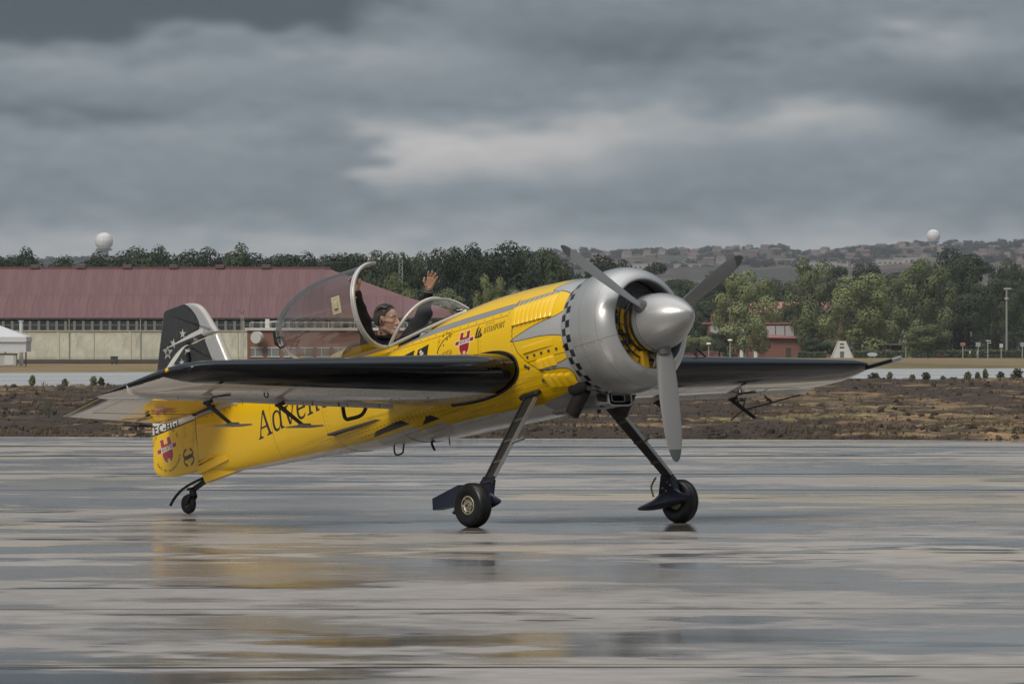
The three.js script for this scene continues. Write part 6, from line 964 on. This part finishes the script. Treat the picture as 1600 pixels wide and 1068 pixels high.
{
  const SEAT = [-2.1, 1.46, 0];
  const seatW = V(...SEAT).applyEuler(plane.rotation).add(plane.position);
  const P = thing('person', 'grey haired pilot in black jacket, left hand waving, right arm raised to the canopy', 'person', seatW.toArray()); P.rotation.copy(plane.rotation);
  const put = (g) => g.translate(-SEAT[0], -SEAT[1], -SEAT[2]);
  // head axes
  const yaw = 0.42, pit = -0.10, HC = V(-2.09, 2.212, 0.0), f = V(Math.cos(yaw) * Math.cos(pit), Math.sin(pit), -Math.sin(yaw) * Math.cos(pit)), r = V(Math.sin(yaw), 0, Math.cos(yaw)), u = r.clone().cross(f).normalize(), HS = 1.0;
  const M = new THREE.Matrix4().makeBasis(f, u, r).scale(V(HS, HS, HS)).setPosition(HC);
  const head = flesh([
    [-0.02, -0.06, 0, -0.05, -0.19, 0, 0.052, 0.060], [0.062, -0.112, -0.012, 0.062, -0.112, 0.012, 0.026, 0.026], [0.06, -0.108, 0.012, -0.005, -0.075, 0.050, 0.024, 0.020], [0.06, -0.108, -0.012, -0.005, -0.075, -0.050, 0.024, 0.020],
    [0.095, 0.018, 0, 0.121, -0.032, 0, 0.009, 0.0125], [0.108, -0.040, 0.006, 0.104, -0.040, 0.016, 0.009, 0.008], [0.108, -0.040, -0.006, 0.104, -0.040, -0.016, 0.009, 0.008], [0.088, 0.027, 0.010, 0.074, 0.026, 0.050, 0.012, 0.010], [0.088, 0.027, -0.010, 0.074, 0.026, -0.050, 0.012, 0.010],
    [0.098, -0.071, -0.010, 0.090, -0.073, -0.026, 0.0065, 0.004], [0.098, -0.071, 0.010, 0.090, -0.073, 0.026, 0.0065, 0.004], [0.098, -0.071, -0.010, 0.098, -0.071, 0.010, 0.0065, 0.0065], [0.0945, -0.085, -0.014, 0.0945, -0.085, 0.014, 0.0075, 0.0075],
    [0.066, -0.016, 0.044, 0.03, -0.01, 0.064, 0.018, 0.012], [0.066, -0.016, -0.044, 0.03, -0.01, -0.064, 0.018, 0.012],
  ], [[-0.006, 0.042, 0, 0.102, 0.092, 0.079], [0.026, -0.022, 0, 0.073, 0.102, 0.064], [-0.012, -0.006, 0.078, 0.020, 0.034, 0.011], [-0.012, -0.006, -0.078, 0.020, 0.034, 0.011]], 0.0032, 0.014,
    (d, x, y, z) => { const e = Math.hypot(x - 0.094, y - 0.003, Math.abs(z) - 0.032) - 0.015, q = Math.hypot(x + 0.002, (y + 0.008) * 0.7, Math.abs(z) - 0.093) - 0.011, m = Math.hypot((x - 0.104) * 0.8, (y + 0.078) * 2.6, z * 0.28) - 0.0075; return Math.max(d, -e, -q, -m); });
  head.applyMatrix4(M);
  const HL = handBones([-1.815, 2.452, -0.30], [0.15, 0.16, 0.02], [0.728, -0.2, 0.669], -1, [0.12, 0.30], 1.0, 1.02), handL = flesh([...HL, [-1.835, 2.40, -0.305, -1.812, 2.458, -0.30, 0.027, 0.024]], [], 0.0032, 0.010);
  const HR = handBones([-1.89, 2.445, 0.49], [0.04, 0.16, 0.05], [0.5, 0, 0.8], 1, [0.7, 0.9], 0.5, 1.04), handR = flesh([...HR, [-1.905, 2.39, 0.478, -1.888, 2.45, 0.49, 0.027, 0.024]], [], 0.0032, 0.010);
  const core = flesh([[-2.14, 2.10, 0, -2.16, 1.95, 0, 0.06, 0.08], [-2.16, 1.95, 0, -2.16, 1.55, 0, 0.10, 0.11], [-2.14, 1.965, 0.17, -2.02, 2.22, 0.34, 0.04, 0.034], [-2.02, 2.22, 0.34, -1.893, 2.43, 0.485, 0.034, 0.026], [-2.14, 1.965, -0.17, -2.0, 2.26, -0.37, 0.04, 0.034], [-2.0, 2.26, -0.37, -1.82, 2.44, -0.30, 0.034, 0.026], [-2.16, 1.96, -0.17, -2.16, 1.96, 0.17, 0.05, 0.05], [-2.12, 1.50, 0.10, -1.74, 1.58, 0.14, 0.075, 0.06], [-2.12, 1.50, -0.10, -1.74, 1.58, -0.14, 0.075, 0.06]], [], 0.012, 0.04);
  mesh('body', put(join([head, handL, handR, core])), skinMat, P);
  const cloth = std(0.012, 0.012, 0.014, 0.9);
  const jacket = flesh([[-2.17, 1.50, 0, -2.19, 1.86, 0, 0.155, 0.165], [-2.17, 1.97, -0.165, -2.17, 1.97, 0.165, 0.078, 0.078], [-2.17, 1.88, 0, -2.15, 2.055, 0, 0.13, 0.085],
    [-2.14, 1.965, 0.185, -2.02, 2.22, 0.335, 0.078, 0.056], [-2.02, 2.22, 0.335, -1.90, 2.415, 0.478, 0.056, 0.042], [-2.14, 1.965, -0.185, -2.0, 2.26, -0.37, 0.078, 0.060], [-2.0, 2.26, -0.37, -1.832, 2.41, -0.303, 0.060, 0.045],
    [-2.12, 1.50, 0.10, -1.74, 1.58, 0.14, 0.09, 0.07], [-2.12, 1.50, -0.10, -1.74, 1.58, -0.14, 0.09, 0.07]], [], 0.0115, 0.05, (d, x, y, z) => d + 0.006 * Math.sin(38 * y + 20 * x + 9 * z) * Math.sin(16 * y - 22 * z));
  mesh('jacket', put(jacket), cloth, P);
  const ring = []; for (let i = 0; i < 20; i++) { const a = i / 20 * 2 * Math.PI; ring.push([-2.135 + 0.078 * Math.cos(a), 2.075 + 0.02 * Math.cos(a + 3), 0.078 * Math.sin(a)]); } mesh('collar', put(pipe(ring, 0.020, 40, 8, true)), cloth, P);
  mesh('cuff', [pipe(Array.from({ length: 12 }, (_, i) => { const a = i / 12 * 2 * Math.PI; return [-1.83 + 0.034 * Math.cos(a), 2.418 - 0.012 * Math.cos(a), -0.303 + 0.036 * Math.sin(a)]; }), 0.012, 24, 6, true)].map(put), std(0.13, 0.12, 0.085, 0.9), P);
  mesh('wristwatch', [pipe(Array.from({ length: 12 }, (_, i) => { const a = i / 12 * 2 * Math.PI; return [-1.822 + 0.029 * Math.cos(a), 2.437 - 0.011 * Math.cos(a), -0.301 + 0.030 * Math.sin(a)]; }), 0.006, 24, 6, true)].map(put), steel, P);
  const hair = flesh([], [[-0.008, 0.044, 0, 0.107, 0.099, 0.0835], [-0.030, 0.005, 0, 0.080, 0.075, 0.074]], 0.0034, 0.02, (d, x, y, z) => { const wave = 0.004 * Math.sin(260 * z + 90 * y + 40 * x) + 0.0035 * Math.sin(150 * x + 90 * z) * Math.cos(70 * y), line = 1.25 * x + 0.010 - y - 0.02 * Math.max(0, Math.abs(z) - 0.03) * 10 * (y < 0.05 ? 0.6 : 0.2), ear = 0.040 - Math.hypot(x + 0.004, (y + 0.012) * 0.8, (Math.abs(z) - 0.085) * 0.8); return Math.max(d + wave, line * 0.7, ear, -0.035 - y); }); hair.applyMatrix4(M);
  mesh('hair', put(hair), std(0.062, 0.059, 0.056, 0.75), P);
  // swept back strands, grey at the temples
  { const hr = rng(81), top = [], side = [], S = (a, b, o) => { const x = -0.008 + (0.107 + o) * Math.cos(b) * Math.cos(a), y = 0.044 + (0.099 + o) * Math.sin(b), z = (0.0835 + o) * Math.cos(b) * Math.sin(a); return [x, y, z]; };
    for (let k = 0; k < 170; k++) { const z0 = (hr() * 2 - 1), b0 = 0.75 + 0.35 * hr(), pts = []; for (let i = 0; i < 5; i++) { const t = i / 4, ang = lerp(0.85 + 0.1 * Math.abs(z0), 2.45, t) + 0.06 * hr(), w = z0 * 1.1 + 0.08 * hr(), o = 0.004 + 0.005 * Math.sin(Math.PI * t) * hr(); const x = -0.008 + (0.107 + o) * Math.cos(ang) * Math.cos(w * 0.9), y = 0.044 + (0.099 + o) * Math.sin(ang) * Math.cos(w * 0.75), z = (0.0835 + o) * Math.sin(w); pts.push([x, y, z]); } (Math.abs(z0) > 0.72 ? side : top).push(pipe(pts, 0.0022, 8, 4)); }
    top.concat(side).forEach((g) => { g.applyMatrix4(M); put(g); });
    mesh('hair_strand', top, std(0.02, 0.018, 0.017, 0.6), P).userData.kind = 'stuff'; mesh('temple_hair', side, std(0.13, 0.125, 0.12, 0.7), P).userData.kind = 'stuff'; }
  const loc = (g) => { g.applyMatrix4(M); return put(g); };
  for (const s of [1, -1]) { const e = mesh('eye', loc(ball(0.083, 0.002, 0.032 * s, 0.0125, 1, 1, 1, 14)), std(0.5, 0.47, 0.44, 0.25), P); mesh('iris', loc(ball(0.0925, 0.0015, 0.0325 * s, 0.0048, 0.6, 1, 1, 10)), std(0.02, 0.014, 0.01, 0.3), e); mesh('eyelid', [loc(new THREE.SphereGeometry(0.0138, 14, 8, 0, 6.283, 0, 1.25).translate(0.0828, 0.002, 0.032 * s))], skinMat, e); }
  mesh('eyebrow', [1, -1].map((s) => loc(pipe([[0.0985, 0.030, 0.012 * s], [0.095, 0.036, 0.030 * s], [0.080, 0.032, 0.050 * s]], 0.0042, 12, 6))), std(0.025, 0.022, 0.02, 0.9), P);
  mesh('headset', [loc(ball(-0.006, -0.016, 0.089, 0.010, 1, 1.2, 0.6, 12)), loc(pipe([[-0.008, -0.006, 0.094], [-0.03, 0.03, 0.094], [-0.035, -0.03, 0.09], [-0.03, -0.10, 0.075]], 0.0028, 16, 6)), loc(ball(-0.028, -0.112, 0.070, 0.009, 1, 1, 1, 8))], blackIron, P);
  // strap by which he holds the raised canopy
  mesh('canopy_pull_strap', [bar([-1.69, 2.50, 0.665], [-1.855, 2.535, 0.51], [0, 1, 0], 0.03, 0.03, 0.006)], std(0.06, 0.055, 0.05, 0.8), plane);
}
// two people far off by the hedge
{
  const standing = (name, label, px, d, shirt, trousers, bend) => {
    const t = thing(name, label, 'person', [at(px, d), -0.06, far(d)], bend);
    const arm = (s) => [[0, 1.42, 0.19 * s, 0.04, 1.14, 0.25 * s, 0.045, 0.038], [0.04, 1.14, 0.25 * s, 0.16, 0.92, 0.22 * s, 0.036, 0.028]], leg = (s) => [[0, 0.9, 0.09 * s, 0.03, 0.48, 0.10 * s, 0.075, 0.055], [0.03, 0.48, 0.10 * s, -0.01, 0.08, 0.10 * s, 0.052, 0.038], [-0.01, 0.05, 0.10 * s, 0.14, 0.035, 0.11 * s, 0.035, 0.03]];
    mesh('body', flesh([...arm(1), ...arm(-1), ...leg(1), ...leg(-1), [0, 0.95, 0, 0, 1.42, 0, 0.12, 0.13], [0, 1.42, 0, 0.01, 1.56, 0, 0.05, 0.05], [0.16, 0.92, 0.22, 0.2, 0.84, 0.21, 0.03, 0.02], [0.16, 0.92, -0.22, 0.2, 0.84, -0.21, 0.03, 0.02], [0.1, 1.63, 0, 0.115, 1.62, 0, 0.014, 0.012]], [[0.02, 1.65, 0, 0.095, 0.12, 0.075]], 0.02, 0.03), skinMat, t);
    const fat = (L, k) => L.map((b) => [...b.slice(0, 6), b[6] + k, b[7] + k]);
    mesh('shirt', flesh([...fat([arm(1)[0], arm(-1)[0]], 0.022), [0, 0.95, 0, 0, 1.40, 0, 0.15, 0.155], [0, 1.42, -0.16, 0, 1.42, 0.16, 0.075, 0.075]], [], 0.02, 0.05), shirt, t);
    mesh('trousers', flesh([...fat([leg(1)[0], leg(-1)[0], leg(1)[1], leg(-1)[1]], 0.022), [0, 0.9, -0.07, 0, 0.95, 0.07, 0.13, 0.14]], [], 0.02, 0.05), trousers, t);
    mesh('hair', flesh([], [[0.005, 1.675, 0, 0.103, 0.115, 0.083]], 0.012, 0.02, (q, x, y) => Math.max(q, (x * 0.9 + 1.62 - y) * 0.7)), std(0.03, 0.025, 0.02, 0.8), t);
  };
  standing('person', 'distant dark haired person in a white top, left of the pair by the hedge', 1516, 1478, std(0.6, 0.55, 0.55, 0.9), std(0.12, 0.1, 0.1, 0.9), 0.4);
  standing('person', 'distant person in a pale blue top, right of the pair by the hedge', 1528, 1480, std(0.30, 0.33, 0.40, 0.9), std(0.25, 0.26, 0.3, 0.9), -2.4);
}
renderer.render(scene, camera);
